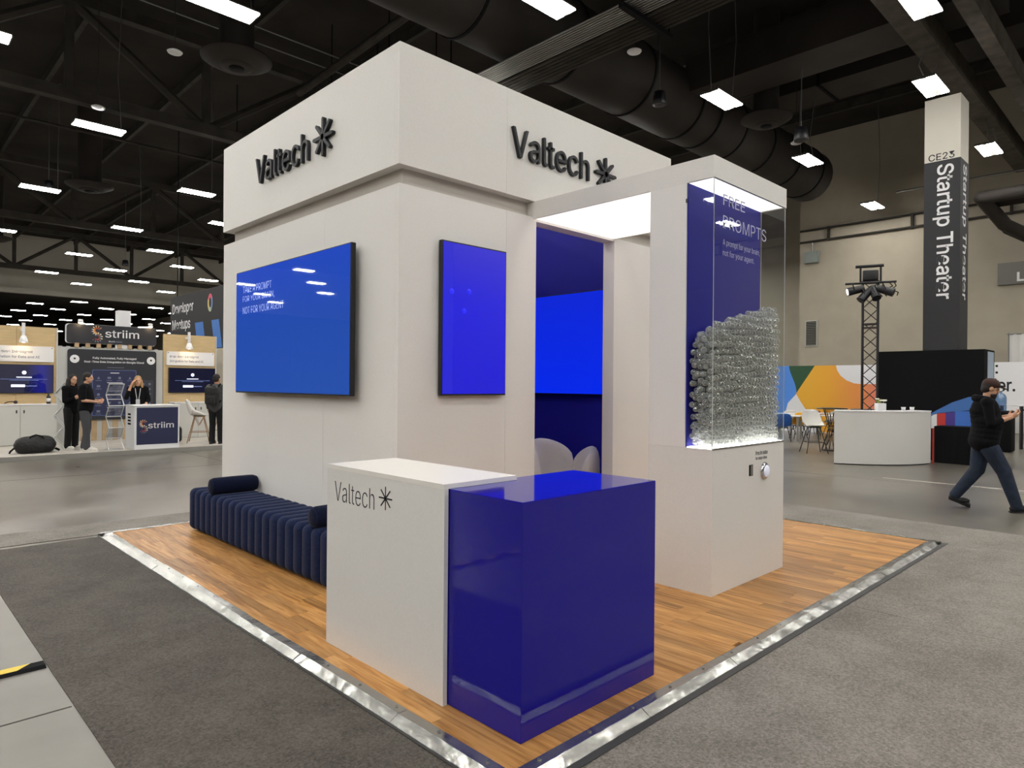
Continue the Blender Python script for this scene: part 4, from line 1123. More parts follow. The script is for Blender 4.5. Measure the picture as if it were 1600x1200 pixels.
for k in range(3):
    box('panel', MX - 0.3, MX - 0.22, 4.3 - 1.2 * (k + 1) + 0.002, 4.3 - 1.2 * k, 0.85, 2.35, SIGNW, er)
    for y in (4.25 - 1.2 * k, 3.15 - 1.2 * k):
        box('post', MX - 0.29, MX - 0.23, y - 0.03, y + 0.03, 0, 0.85, BLACKM, er)
letters('ier.', (MX - 0.3, 4.18, 1.5), XR, XU, 0.5, 0.38, 0.003, LETTER, er, 0.014, 'letter')
for z in (2.05, 2.24):
    mb = MB(); disc(mb, (MX - 0.3, 4.12, z), XR, XU, 0.035, 0.003, 14); mb.build('dot', LETTER, er)

# ---- wall signs, vent, box, drape
vt = thing('louvre_vent', 'tall grey louvred vent on the taupe wall', 'vent')
box('frame', 29.95, 30.0, 11.65, 12.18, 3.35, 4.5, mat('vent_frame', 'a9a79f'), vt)
box('backing', 29.945, 29.95, 11.7, 12.13, 3.4, 4.45, BLACKM, vt)
for k in range(14):
    MB().prism([(0, 0), (0.02, 0.0), (0.0, 0.035)], (29.92, 11.7, 3.42 + 0.074 * k), (1, 0, 0), (0, 0, 1), (0, 0.43, 0)).build('slat', mat('vent_slat', '6a6862'), vt)
eb = thing('electrical_box', 'grey steel box high on the taupe wall', 'box')
MB().rbox(29.8, 30.0, 11.6, 12.2, 7.0, 7.5, 0.02, 2).build('housing', mat('box_grey', '7d8580', rough=0.6), eb)
box('cover', 29.795, 29.8, 11.65, 12.15, 7.05, 7.45, MATS['box_grey'], eb)
MB().cyl((29.95, 11.9, 7.5), (29.95, 11.9, 7.9), 0.03, n=6).build('conduit', CONDUIT, eb)
la = thing('hall_sign', 'dark grey wall sign with white letters cut by the frame edge', 'sign')
MB().rbox(29.9, 30.0, 1.6, 5.2, 5.35, 6.16, 0.02, 2).build('panel', mat('sign_grey', '6b6963', rough=0.6), la)
text('lettering', 'LA', (29.9, 4.62, 5.45), XR, XU, 0.52, 0.33, 0.01, SIGNW, la, 0.03)
dr = thing('white_drape', 'white drape hung on a pole before the taupe wall', 'drape', (29.0, 0, 0))
vs = []; n = 40
for i in range(n + 1):
    y = 4.68 - 2.6 * i / n; x = 0.06 * math.sin(i * 1.9)
    vs += [(x, y, 0.02), (x * 0.6, y, 3.5)]
MB().add(vs, [(2 * i, 2 * i + 1, 2 * i + 3, 2 * i + 2) for i in range(n)], True).build('cloth', mat('drape_white', 'd0cfcb', rough=0.9), dr)
MB().cyl((0, 4.75, 3.5), (0, 2.0, 3.5), 0.025, n=8).build('rail', CONDUIT, dr)
for y in (4.72, 2.05): MB().cyl((0.1, y, 0), (0.1, y, 3.55), 0.03, n=8).build('upright', CONDUIT, dr)

# ---- truss tower with lights
tt = thing('truss_tower', 'black aluminium truss tower carrying stage spotlights', 'truss', (16.2, 5.15, 0), 0.31)
for sx in (-1, 1):
    for sy in (-1, 1):
        MB().cyl((sx * 0.15, sy * 0.15, 0.03), (sx * 0.15, sy * 0.15, 3.95), 0.027, n=10).build('chord', BLACK, tt)
MB().box(-0.35, 0.35, -0.35, 0.35, 0, 0.03).build('base_plate', BLACK, tt)
for z in (0.05, 1.0, 2.92, 3.0, 3.93):
    MB().box(-0.165, 0.165, -0.165, 0.165, z - 0.012, z + 0.012).build('end_frame', BLACK, tt)
for k in range(13):
    z0, z1 = 0.1 + 0.295 * k, 0.1 + 0.295 * (k + 1); s = 1 if k % 2 else -1
    for f in range(4):
        a = Vector((0.15 * s, 0.15, z0)); b = Vector((-0.15 * s, 0.15, z1)); q = Matrix.Rotation(PI / 2 * f, 3, 'Z')
        MB().cyl(q @ a, q @ b, 0.011, n=6).build('lacing', BLACK, tt)
for k, (ax, pz, d) in enumerate(((0.3, 3.74, (-0.25, 0.9, -0.22)), (0.1, 3.62, (-0.3, 0.5, -0.6)), (-0.08, 3.66, (-0.4, -0.2, -0.6)), (-0.3, 3.7, (-0.1, -0.8, -0.3)))):
    d = Vector(d).normalized(); p = Vector((-0.27, ax, pz))
    l = MB().cyl(p - d * 0.18, p + d * 0.16, 0.075, 0.095, 14).build('spotlight', BLACK, tt)
    MB().cyl(p + d * 0.161, p + d * 0.165, 0.07, n=14).build('lens', mat('spot_lens', 'ffffff', emit=(1, 0.98, 0.95), estr=2.0), l) if k == 0 else MB().cyl(p + d * 0.161, p + d * 0.165, 0.07, n=14).build('lens', BLACK, l)
    MB().tube([p + Vector((-0.1, 0, 0)), p + Vector((-0.1, 0.05, 0.13)), p + Vector((0.1, 0.05, 0.13)), p + Vector((0.1, 0, 0))], 0.012, 6).build('yoke', BLACK, l)
MB().cyl((-0.19, -0.5, 3.9), (-0.19, 0.5, 3.9), 0.025, n=8).build('lamp_bar', BLACK, tt)
for sx in (-0.2, 0.2):
    MB().cyl((0, sx, 3.95), (0, sx, 4.3), 0.022, n=8).build('top_post', BLACK, tt)
MB().cyl((0, -0.26, 4.3), (0, 0.3, 4.3), 0.035, n=8).build('top_bar', BLACK, tt)
MB().rbox(-0.12, 0.12, -0.16, 0.16, 3.96, 4.2, 0.03, 2).build('dimmer', BLACK, tt)
rnd = random.Random(9)
for k in range(4):
    pts = [Vector((-0.2, -0.15 - 0.1 * k, 3.9))] + [Vector((-0.2 + rnd.uniform(-.05, .05), -0.15 - 0.1 * k + rnd.uniform(-.1, .1), 3.8 - 0.07 * j)) for j in range(4)]
    MB().tube(pts, 0.01, 5).build('cable', BLACKM, tt)

# ---- curved white counter with flowers
def circ3(A, B, C):
    ax, ay = A; bx, by = B; cx, cy = C
    d = 2 * (ax * (by - cy) + bx * (cy - ay) + cx * (ay - by))
    ux = ((ax * ax + ay * ay) * (by - cy) + (bx * bx + by * by) * (cy - ay) + (cx * cx + cy * cy) * (ay - by)) / d
    uy = ((ax * ax + ay * ay) * (cx - bx) + (bx * bx + by * by) * (ax - cx) + (cx * cx + cy * cy) * (bx - ax)) / d
    return ux, uy, math.hypot(ax - ux, ay - uy)
cvx, cvy, cvr = circ3((14.52, 5.29), (15.0, 4.50), (16.12, 3.93))
a0 = math.atan2(5.29 - cvy, 14.52 - cvx); a1 = math.atan2(3.93 - cvy, 16.12 - cvx)
if a0 < 0: a0 += 2 * PI
if a1 < 0: a1 += 2 * PI
def arcpts(r, n=24): return [(cvx + r * math.cos(a0 + (a1 - a0) * i / n), cvy + r * math.sin(a0 + (a1 - a0) * i / n)) for i in range(n + 1)]
cu = thing('curved_counter', 'white curved bar counter on the polished floor before the truss tower', 'counter')
MB().prism(arcpts(cvr) + arcpts(cvr - 0.06)[::-1], (0, 0, 0.02), (1, 0, 0), (0, 1, 0), (0, 0, 1.07)).build('front_panel', mat('counter_white', 'd9d8d4', rough=0.5), cu)
MB().prism(arcpts(cvr + 0.01) + arcpts(cvr - 0.38)[::-1], (0, 0, 1.091), (1, 0, 0), (0, 1, 0), (0, 0, 0.022)).build('counter_top', SIGNW, cu)
MB().prism(arcpts(cvr - 0.06) + arcpts(cvr - 0.34)[::-1], (0, 0, 0.55), (1, 0, 0), (0, 1, 0), (0, 0, 0.02)).build('shelf', SIGNW, cu)
MB().prism(arcpts(cvr - 0.03) + arcpts(cvr - 0.3)[::-1], (0, 0, 0.0), (1, 0, 0), (0, 1, 0), (0, 0, 0.02)).build('plinth', BLACKM, cu)
e1 = arcpts(cvr)[-1]
MB().prism([(0.0, 0.0), (0.03, 0.0), (0.03, 0.75), (0.0, 0.75)], (e1[0] + 0.03, e1[1] - 0.05, 0), (1, 0.0, 0), (0, 0, 1), (0.0, 0.03, 0)).build('red_end_strip', mat('red_strip', 'a8392e', rough=0.5), cu)
fx, fy = 15.32, 4.66
fp_ = thing('flower_pot', 'white cube pot of white flowers on the curved counter', 'plant', (fx, fy, 1.113), 0.7)
MB().rbox(-0.085, 0.085, -0.085, 0.085, 0, 0.15, 0.008, 2).build('pot', SIGNW, fp_)
rnd = random.Random(4)
PET = mat('white_petal', 'ece9df', rough=0.7); LEAF = mat('pale_green_leaf', '8f9a4a', rough=0.6)
for k in range(6):
    c = Vector((rnd.uniform(-.09, .05), rnd.uniform(-.07, .07), 0.2 + rnd.uniform(-.01, .05)))
    mb = MB()
    for j in range(6):
        a = 2 * PI * j / 6; mb.ell(c + Vector((0.022 * math.cos(a), 0.022 * math.sin(a), 0)), (0.02, 0.02, 0.014), 8, 5)
    fl_ = mb.build('blossom', PET, fp_)
    MB().cyl(c, (c.x * .5, c.y * .5, 0.13), 0.004, n=5).build('stem', LEAF, fl_)
for k in range(10):
    a = rnd.uniform(-0.9, 0.9); q = Matrix.Rotation(rnd.uniform(0, 6.28), 3, 'Z') @ Matrix.Rotation(0.5 + a * .4, 3, 'X')
    MB().prism([(0, 0), (0.018, 0.04), (0.012, 0.09), (0, 0.12), (-0.012, 0.09), (-0.018, 0.04)], (0.03 + 0.02 * a, 0.02 * a, 0.14), q @ Vector((1, 0, 0)), q @ Vector((0, 0, 1)), q @ Vector((0, 0.002, 0))).build('leaf', LEAF, fp_)
for k, (i, l) in enumerate(((17, 'white paper cup on the curved counter, nearer the flowers'), (20, 'white paper cup at the end of the curved counter'))):
    p = arcpts(cvr - 0.2)[i]
    t = thing('paper_cup', l, 'cup', (p[0], p[1], 1.113), group='cups on the curved counter')
    MB().lathe([(0.025, 0), (0.036, 0.0), (0.042, 0.07), (0.04, 0.07), (0.034, 0.006), (0.02, 0.006)], n=16).build('cup_body', SIGNW, t)
    MB().lathe([(0.042, 0.066), (0.046, 0.066), (0.046, 0.074), (0.042, 0.074)], n=16).build('cup_rim', SIGNW, t)

# ---- draped box, water jug
dt = thing('draped_table', 'black cloth covered table between the curved counter and stage box', 'table')
mb = MB(); vs = []; per = []
for (ax, ay), (bx2, by2) in (((16.45, 3.95), (16.45, 3.2)), ((16.45, 3.2), (16.97, 3.2)), ((16.97, 3.2), (16.97, 3.95)), ((16.97, 3.95), (16.45, 3.95))):
    for i in range(14): per.append((ax + (bx2 - ax) * i / 14, ay + (by2 - ay) * i / 14))
n = len(per)
for i, (x, y) in enumerate(per):
    f = 0.012 * math.sin(i * 1.7); vs += [(x + f, y + f, 0.005), (x, y, 0.78)]
mb.add(vs, [(2 * i, 2 * ((i + 1) % n), 2 * ((i + 1) % n) + 1, 2 * i + 1) for i in range(n)]); mb.add(vs, [tuple(2 * i + 1 for i in range(n))])
mb.build('cloth', BLACKM, dt)
box('tabletop', 16.47, 16.95, 3.22, 3.93, 0.75, 0.775, WLEG, dt)
for x in (16.52, 16.9):
    for y in (3.28, 3.87): MB().cyl((x, y, 0), (x, y, 0.75), 0.02, n=8).build('leg', BLACK, dt)
ws = thing('drink_stand', 'black draped drinks stand behind the walking man', 'table', (20.7, 3.53, 0))
MB().rbox(-0.28, 0.28, -0.28, 0.28, 0.01, 1.0, 0.03, 2).build('cloth', BLACKM, ws)
MB().cyl((0, 0, 1.0), (0, 0, 1.03), 0.3, n=24).build('tabletop', BLACK, ws)
wj = thing('water_jug', 'clear blue water jug standing behind the walking man', 'jug', (20.7, 3.53, 1.03))
MB().lathe([(0.1, 0), (0.14, 0.01), (0.145, 0.1), (0.138, 0.13), (0.145, 0.16), (0.145, 0.33), (0.12, 0.4), (0.05, 0.45), (0.045, 0.52)], n=24).build('jug_body', mat_clear('blue_jug', (0.45, 0.6, 0.78), glossy=0.1, milky=0.12, milkcol=(0.5, 0.65, 0.85)), wj)
MB().cyl((0, 0, 0.5), (0, 0, 0.56), 0.055, n=16).build('cap', SIGNW, wj)

# ---- tables and chairs by the mural
def cafe_table(loc, label, w, d, h, topm, legm, rz=0.0):
    t = thing('cafe_table', label, 'table', loc, rz, 'tables by the mural')
    MB().rbox(-w / 2, w / 2, -d / 2, d / 2, h - 0.025, h, 0.008, 2).build('tabletop', topm, t)
    for sx in (-1, 1):
        for sy in (-1, 1):
            MB().box(sx * (w / 2 - 0.06) - 0.03, sx * (w / 2 - 0.06) + 0.03, sy * (d / 2 - 0.06) - 0.03, sy * (d / 2 - 0.06) + 0.03, 0, h - 0.025).build('leg', legm, t)
    return t
TT = mat('grey_leg', '8f8d88', rough=0.5); TW = mat('table_white', 'cfcfcd', rough=0.35)
cafe_table((19.9, 8.55, 0), 'white cafe table between the blue and yellow shell chairs', 1.0, 0.7, 0.74, TW, TT, 0.3)
cafe_table((21.9, 8.9, 0), 'long white cafe table nearest the green part of the mural', 2.2, 0.8, 0.74, TW, TT, -0.3)
cafe_table((21.6, 7.4, 0), 'long white cafe table before the yellow part of the mural', 2.0, 0.8, 0.74, TW, TT, -0.3)
cafe_table((22.6, 3.0, 0), 'tall white table with yellow wire chairs at the frame edge', 1.6, 0.8, 1.15, TW, BLACK, -0.75)
G = 'shell seats by the mural'
shell_chair('shell_stool', 'white high shell stool on black legs, nearest to the display case', (16.55, 6.5, 0), -0.85, SHW, 0.66, BLACK, G)
shell_chair('shell_chair', 'blue shell chair half hidden by the glass case', (19.3, 8.45, 0), 2.0, SHB, 0.44, BLACK, G)
shell_chair('shell_chair', 'yellow shell chair behind the white high stool', (20.6, 8.55, 0), 2.3, SHY, 0.44, BLACK, G)
shell_chair('shell_chair', 'white shell chair at the table by the green mural shape', (22.2, 9.6, 0), 2.4, SHW, 0.44, BLACK, G)
shell_chair('shell_chair', 'rust red shell chair at the table by the green mural shape', (22.7, 9.0, 0), 2.4, SHR, 0.44, BLACK, G)
shell_chair('shell_chair', 'white shell chair between the rust chair and the navy chair', (22.6, 8.3, 0), 2.4, SHW, 0.44, BLACK, G)
shell_chair('shell_chair', 'navy shell chair before the yellow mural shape', (22.9, 7.85, 0), 2.4, SHB, 0.44, BLACK, G)
shell_chair('shell_chair', 'white shell chair nearest to the truss tower', (22.5, 7.0, 0), 2.4, SHW, 0.44, BLACK, G)
shell_chair('shell_chair', 'orange shell chair just beside the truss tower', (21.6, 6.5, 0), 2.0, SHO, 0.44, BLACK, G)
shell_chair('shell_chair', 'yellow shell chair under the tall dark round table', (19.1, 6.85, 0), 2.3, SHY, 0.44, BLACK, G)
for k, (loc, r, l) in enumerate((((17.55, 6.45, 0), 0.36, 'tall dark round table on black wire legs beside the curved counter'), ((17.4, 5.6, 0), 0.36, 'tall dark round table behind the curved counter'))):
    t = thing('bistro_table', l, 'table', loc, group='tall round tables')
    MB().lathe([(0.05, 1.04), (r, 1.04), (r, 1.065), (0.05, 1.065)], n=28).build('tabletop', BLACK, t)
    for q in range(14):
        a = 2 * PI * q / 14
        MB().tube([(0.2 * math.cos(a), 0.2 * math.sin(a), 1.04), (0.07 * math.cos(a + .5), 0.07 * math.sin(a + .5), 0.6), (0.23 * math.cos(a + 1), 0.23 * math.sin(a + 1), 0.02)], 0.008, 5).build('wire', BLACK, t)
    MB().lathe([(0.22, 0), (0.25, 0), (0.25, 0.02), (0.22, 0.02)], n=24).build('base_ring', BLACK, t)
for k, (x, y, l) in enumerate(((22.3, 2.35, 'yellow wire chair under the tall table, nearer the frame edge'), (21.9, 2.75, 'yellow wire chair under the tall table, nearer the walking man'))):
    t = thing('wire_chair', l, 'chair', (x, y, 0), 0.9, 'yellow wire chairs')
    YW = mat('yellow_wire', 'c99b2e', rough=0.45)
    for q in range(9):
        u = -0.2 + 0.05 * q
        MB().tube([(u, -0.2, 0.46), (u, 0.18, 0.44), (u * 0.8, 0.26, 0.82)], 0.009, 5).build('wire', YW, t)
    MB().tube([(-0.2, -0.2, 0.46), (0.2, -0.2, 0.46), (0.2, 0.18, 0.44), (0.16, 0.26, 0.82), (-0.16, 0.26, 0.82), (-0.2, 0.18, 0.44), (-0.2, -0.2, 0.46)], 0.014, 6).build('rim', YW, t)
    for sx in (-1, 1):
        for sy in (-1, 1): MB().cyl((sx * 0.15, sy * 0.14, 0.45), (sx * 0.22, sy * 0.22, 0), 0.013, n=6).build('leg', YW, t)
# ================================================================ PEOPLE
def remesh(name, mb, voxel, m, parent, smooth=6, sc_=1.0):
    me = mb.mesh(name); o = bpy.data.objects.new(name, me); COL.objects.link(o)
    r = o.modifiers.new('r', 'REMESH'); r.mode = 'VOXEL'; r.voxel_size = voxel; r.use_smooth_shade = True
    if smooth:
        s = o.modifiers.new('s', 'SMOOTH'); s.factor = 0.5; s.iterations = smooth
    dg = bpy.context.evaluated_depsgraph_get(); dg.update()
    m2 = bpy.data.meshes.new_from_object(o.evaluated_get(dg)); bpy.data.objects.remove(o); bpy.data.meshes.remove(me)
    for v in m2.vertices: v.co *= sc_
    m2.name = name; m2.materials.clear()
    return link(name, m2, m, parent)

BASE = dict(pelvis=(0, 0, 0.97), belly=(0, 0.01, 1.12), chest=(0, 0, 1.31), neck=(0, 0.0, 1.47), head=(0, 0.03, 1.63), look=0.0, nod=0.0,
            sh_r=(0.175, 0, 1.42), sh_l=(-0.175, 0, 1.42), el_r=(0.215, -0.02, 1.13), el_l=(-0.215, -0.02, 1.13), wr_r=(0.22, 0.05, 0.89), wr_l=(-0.22, 0.05, 0.89),
            hip_r=(0.09, 0, 0.93), hip_l=(-0.09, 0, 0.93), kn_r=(0.095, 0.02, 0.5), kn_l=(-0.095, 0.02, 0.5), an_r=(0.1, 0, 0.085), an_l=(-0.1, 0, 0.085),
            toe_r=(0.02, 0.2, -0.055), toe_l=(-0.02, 0.2, -0.055), palm_r=(-1, 0, 0), palm_l=(1, 0, 0), curl_r=0.5, curl_l=0.5)

def person(label, loc, heading, height, pose, fit):
    rz = math.atan2(-heading[0], heading[1])
    t = thing('person', label, 'person', loc, rz)
    J = dict(BASE); J.update(pose); S = height / 1.75; vx = fit.get('voxel', 0.009)
    V = {k: (Vector(v) if hasattr(v, '__len__') else v) for k, v in J.items()}
    bulk = fit.get('bulk', 1.0)
    H = V['head']; HR = Matrix.Rotation(V['look'], 3, 'Z') @ Matrix.Rotation(V['nod'], 3, 'X')
    def hp(x, y, z): return H + HR @ Vector((x, y, z))
    def limb(mb, a, b, ra, rb):
        mb.cyl(a, b, ra, rb, 14); mb.ell(a, ra, 14, 10); mb.ell(b, rb, 14, 10)
    def torso(mb, e, low=True):
        mb.ell(V['chest'], ((0.165 + e), (0.105 + e) * bulk, 0.19 + e), 20, 14)
        mb.ell(V['belly'], ((0.145 + e) * bulk, (0.105 + e) * bulk, 0.19 + e), 20, 14)
        limb(mb, V['sh_r'], V['sh_l'], 0.055 + e, 0.055 + e)
        limb(mb, V['chest'] + Vector((0, 0, 0.1)), V['neck'], 0.075 + e, 0.05 + e * 0.5)
        for s in 'rl': limb(mb, V['sh_' + s] * 0.75 + V['neck'] * 0.25 + Vector((0, 0, -0.01)), V['sh_' + s], 0.05 + e, 0.055 + e)
    body = MB()
    torso(body, -0.012)
    body.ell(V['pelvis'], (0.145 * bulk, 0.1 * bulk, 0.13), 20, 12)
    limb(body, V['neck'] - Vector((0, 0, 0.04)), hp(0, -0.02, -0.06), 0.055, 0.05)
    body.ell(hp(0, -0.012, 0.02), (0.074, 0.093, 0.098), 20, 16, HR)
    body.ell(hp(0, 0.022, -0.05), (0.056, 0.062, 0.062), 18, 12, HR)
    body.ell(hp(0, 0.06, -0.087), (0.024, 0.02, 0.018), 10, 8, HR)
    body.ell(hp(0, 0.092, -0.018), (0.013, 0.019, 0.024), 10, 8, HR)
    body.ell(hp(0, 0.08, 0.018), (0.05, 0.012, 0.012), 12, 8, HR)
    for s in (-1, 1):
        body.ell(hp(0.075 * s, -0.01, -0.01), (0.012, 0.02, 0.032), 10, 8, HR)
    for s in 'rl':
        sg = 1 if s == 'r' else -1
        limb(body, V['sh_' + s], V['el_' + s], 0.05, 0.04); limb(body, V['el_' + s], V['wr_' + s], 0.04, 0.027)
        limb(body, V['hip_' + s], V['kn_' + s], 0.082, 0.056); limb(body, V['kn_' + s], V['an_' + s], 0.055, 0.036)
        limb(body, V['an_' + s] + Vector((0, -0.03, -0.03)), V['an_' + s] + V['toe_' + s] * 0.8, 0.036, 0.026)
        # hand
        d = (V['wr_' + s] - V['el_' + s]).normalized(); n = V['palm_' + s]; n = (n - d * n.dot(d)).normalized(); w = d.cross(n)
        if w.z < 0 and abs(w.z) > 0.3: w = -w
        p = V['wr_' + s]; q = Matrix((w, n, d)).transposed()
        body.ell(p + d * 0.048, (0.042, 0.017, 0.055), 14, 10, q)
        c = V['curl_' + s]
        for k in range(4):
            b0 = p + d * 0.088 + w * (0.03 - 0.02 * k); L1, L2, L3 = [x * (0.92, 1.06, 1.0, 0.78)[3 - k if False else k] for x in (0.04, 0.027, 0.02)]
            d1 = d * math.cos(c) + n * math.sin(c); d2 = d * math.cos(2 * c) + n * math.sin(2 * c); d3 = d * math.cos(2.8 * c) + n * math.sin(2.8 * c)
            p1 = b0 + d1 * L1; p2 = p1 + d2 * L2; p3 = p2 + d3 * L3
            limb(body, b0 - d * 0.02, p1, 0.0095, 0.009); limb(body, p1, p2, 0.009, 0.008); limb(body, p2, p3, 0.008, 0.007)
        tb = p + d * 0.03 + w * 0.032; t1 = tb + (d * 0.6 + w * 0.6 + n * 0.5).normalized() * 0.04; t2 = t1 + (d * 0.9 + n * 0.5).normalized() * 0.032
        limb(body, tb, t1, 0.013, 0.011); limb(body, t1, t2, 0.0105, 0.009)
    remesh('body', body, vx, fit['skin'], t, 4, S)
    top = MB(); torso(top, 0.02)
    hem = V['pelvis'] + Vector((0, 0, fit.get('hem', 0.0)))
    top.ell(hem, (0.178 * bulk, 0.134 * bulk, 0.15), 20, 12); [top.ell(V['chest'].lerp(V['belly'], k / 3) if k < 4 else V['belly'].lerp(hem, (k - 3) / 3), (0.183 if k < 2 else 0.178 * bulk, 0.134 * bulk, 0.12), 20, 12) for k in range(7)]
    sl = fit.get('sleeve', 1.0)
    for s in 'rl':
        a, b, c = V['sh_' + s], V['el_' + s], V['wr_' + s]
        if sl < 1: limb(top, a, a + (b - a) * min(1, sl * 2), 0.066, 0.06)
        else:
            limb(top, a, b, 0.066, 0.054); limb(top, b, b + (c - b) * (sl - 1 if sl < 2 else 0.97), 0.054, 0.044)
    remesh('top', top, vx * 1.1, fit['top'], t, 5, S)
    tr = MB(); tr.ell(V['pelvis'] - Vector((0, 0, 0.02)), (0.17 * bulk, 0.125 * bulk, 0.13), 20, 12)
    for s in 'rl':
        lw_ = fit.get('leg', 1.0); limb(tr, V['hip_' + s], V['kn_' + s], 0.1 * lw_, 0.076 * lw_); limb(tr, V['kn_' + s], V['an_' + s] + Vector((0, 0, 0.0)), 0.074 * lw_, fit.get('cuff', 0.06))
    remesh('trousers', tr, vx * 1.1, fit['legs'], t, 5, S)
    for s in 'rl':
        sh = MB(); a = V['an_' + s]; to = V['toe_' + s]
        limb(sh, a + Vector((0, -0.035, -0.035)), a + to * 0.95, 0.046, 0.036); sh.ell(a + to * 0.55 + Vector((0, 0, -0.0)), (0.05, 0.09, 0.04), 14, 10)
        limb(sh, a, a + Vector((0, -0.02, -0.04)), 0.045, 0.045)
        o = remesh('shoe', sh, vx, fit['shoes'], t, 3, S)
        so = MB(); fwd = Vector((to.x, to.y, to.z + 0.055)).normalized(); 
        p0 = a + Vector((0, -0.035, -0.083)); p1 = a + to + Vector((0, 0, -0.028)); ax_ = (p1 - p0)
        sd = Vector((fwd.y, -fwd.x, 0)).normalized()
        so.prism([(-0.045, -0.035), (0.0, -0.04), (ax_.length * 0.7, -0.05), (ax_.length + 0.02, -0.025), (ax_.length + 0.02, 0.025), (ax_.length * 0.7, 0.05), (0, 0.04), (-0.045, 0.035)], p0 + Vector((0, 0, 0.0)), ax_.normalized(), sd, (0, 0, 0.022))
        so2 = so.build('sole', fit.get('sole', fit['shoes']), o)
        for v in so2.data.vertices: v.co *= S
    # face
    EYE = MATS.get('eye_dark') or mat('eye_dark', '1b1412', rough=0.3)
    LIP = MATS.get('lip') or mat('lip', '8d4a42', rough=0.5)
    for s in (-1, 1):
        o = MB().ell(hp(0.03 * s, 0.077, 0.003), (0.011, 0.006, 0.006), 10, 6, HR).build('eye', EYE, t); 
        for v in o.data.vertices: v.co *= S
    o = MB().ell(hp(0, 0.08, -0.06), (0.022, 0.006, 0.006), 10, 6, HR).build('mouth', LIP, t)
    for v in o.data.vertices: v.co *= S
    # hair
    hr = MB(); style = fit.get('hair_style', 'short')
    hr.ell(hp(0, -0.022, 0.035), (0.083, 0.095, 0.094), 18, 14, HR)
    if style == 'short':
        hr.ell(hp(0, -0.05, -0.01), (0.078, 0.062, 0.075), 16, 12, HR)
    else:
        hr.ell(hp(0, -0.05, -0.03), (0.085, 0.065, 0.11), 16, 12, HR)
        for sx in (-1, 1):
            for k in range(3):
                p0 = hp(0.07 * sx, -0.02 - 0.03 * k, 0.02); p1 = hp(0.088 * sx, -0.01 - 0.035 * k, -0.12); p2 = hp((0.09 + .02 * (k == 0)) * sx, 0.02 - 0.04 * k, -0.27 - 0.02 * k)
                hr.cyl(p0, p1, 0.03, 0.034, 10); hr.ell(p1, 0.034, 10, 8); hr.cyl(p1, p2, 0.034, 0.02, 10); hr.ell(p2, 0.02, 10, 6)
        hr.ell(hp(0, -0.075, -0.14), (0.09, 0.045, 0.13), 14, 10, HR)
    remesh('hair', hr, vx * 0.9, fit['hair'], t, 3, S)
    t['S'] = S
    return t, V, hp, HR, S

def scaled(o, S):
    for v in o.data.vertices: v.co *= S
    return o

BLKC = mat('black_cotton', '0d0d10', rough=0.95, spec=0.2); GRYP = mat('grey_trousers', '45464a', rough=0.95); BLKP = mat('black_trousers', '0c0d0f', rough=0.95)
JEAN = mat('dark_jeans', '1f2a3c', rough=0.9, noise=(9, 0.35)); SHOEB = mat('black_shoe', '121215', rough=0.6); SHOEW = mat('white_shoe', 'd9d6cf', rough=0.6)
HAIRD = mat('dark_hair', '1c1512', rough=0.7, noise=(60, 0.3)); HAIRB = mat('blonde_hair', 'b08a58', rough=0.6, noise=(60, 0.3)); CAPM = mat('brown_cap', '3a2019', rough=0.8)
GRYT = mat('grey_shirt', '4a4a4c', rough=0.95)

# walking man with cap, beard and phone
t, V, hp, HR, S = person('bearded man in black hoodie, jeans and brown cap walking with a phone', (10.62, 1.98, 0.0), (0.39, -0.92), 1.74,
    dict(pelvis=(0, 0, 0.95), belly=(0, 0.035, 1.11), chest=(0, 0.01, 1.3), neck=(0, 0.035, 1.46), head=(0, 0.075, 1.605), nod=-0.28,
         el_r=(0.225, 0.03, 1.15), wr_r=(0.12, 0.27, 1.235), el_l=(-0.225, 0.03, 1.15), wr_l=(-0.1, 0.27, 1.235), palm_r=(-0.6, -0.1, 0.8), palm_l=(0.6, -0.1, 0.8), curl_r=0.55, curl_l=0.5,
         hip_r=(0.09, 0, 0.91), kn_r=(0.095, 0.2, 0.53), an_r=(0.1, 0.34, 0.085), toe_r=(0.0, 0.2, -0.03),
         hip_l=(-0.09, 0, 0.91), kn_l=(-0.09, -0.05, 0.52), an_l=(-0.09, -0.3, 0.163), toe_l=(0.0, 0.15, -0.13)),
    dict(skin=SKIN2, top=BLKC, legs=JEAN, shoes=SHOEB, hair=HAIRD, sleeve=1.45, hem=-0.04, bulk=1.3, voxel=0.0065, cuff=0.068, leg=1.18))
bd = MB(); bd.ell(hp(0, 0.035, -0.085), (0.056, 0.06, 0.05), 16, 10, HR); bd.ell(hp(0, 0.078, -0.045), (0.034, 0.016, 0.012), 12, 8, HR); bd.ell(hp(0, 0.055, -0.12), (0.04, 0.035, 0.04), 12, 8, HR)
remesh('beard', bd, 0.006, HAIRD, t, 3, S)
cp = MB(); cp.ell(hp(0, -0.012, 0.055), (0.088, 0.104, 0.078), 20, 14, HR)
cpo = remesh('cap', cp, 0.007, CAPM, t, 3, S)
q = HR
pts = [(0.075 * math.cos(PI * i / 12), 0.105 * math.sin(PI * i / 12)) for i in range(13)]
scaled(MB().prism(pts, hp(0, 0.07, 0.045), q @ Vector((1, 0, 0)), q @ Vector((0, 1, -0.15)), q @ Vector((0, 0, 0.008))).build('brim', CAPM, cpo), S)
hd_ = MB()
for i in range(9):
    a = PI * (1.05 + 0.9 * i / 8); hd_.ell((0.1 * math.cos(a), -0.0 + 0.1 * math.sin(a) + 0.0, 1.455 - 0.02 * math.sin(a)), (0.045, 0.045, 0.05), 10, 8)
remesh('hood', hd_, 0.009, BLKC, t, 4, S)
LAN = mat('white_lanyard', 'd4d4d6', rough=0.7)
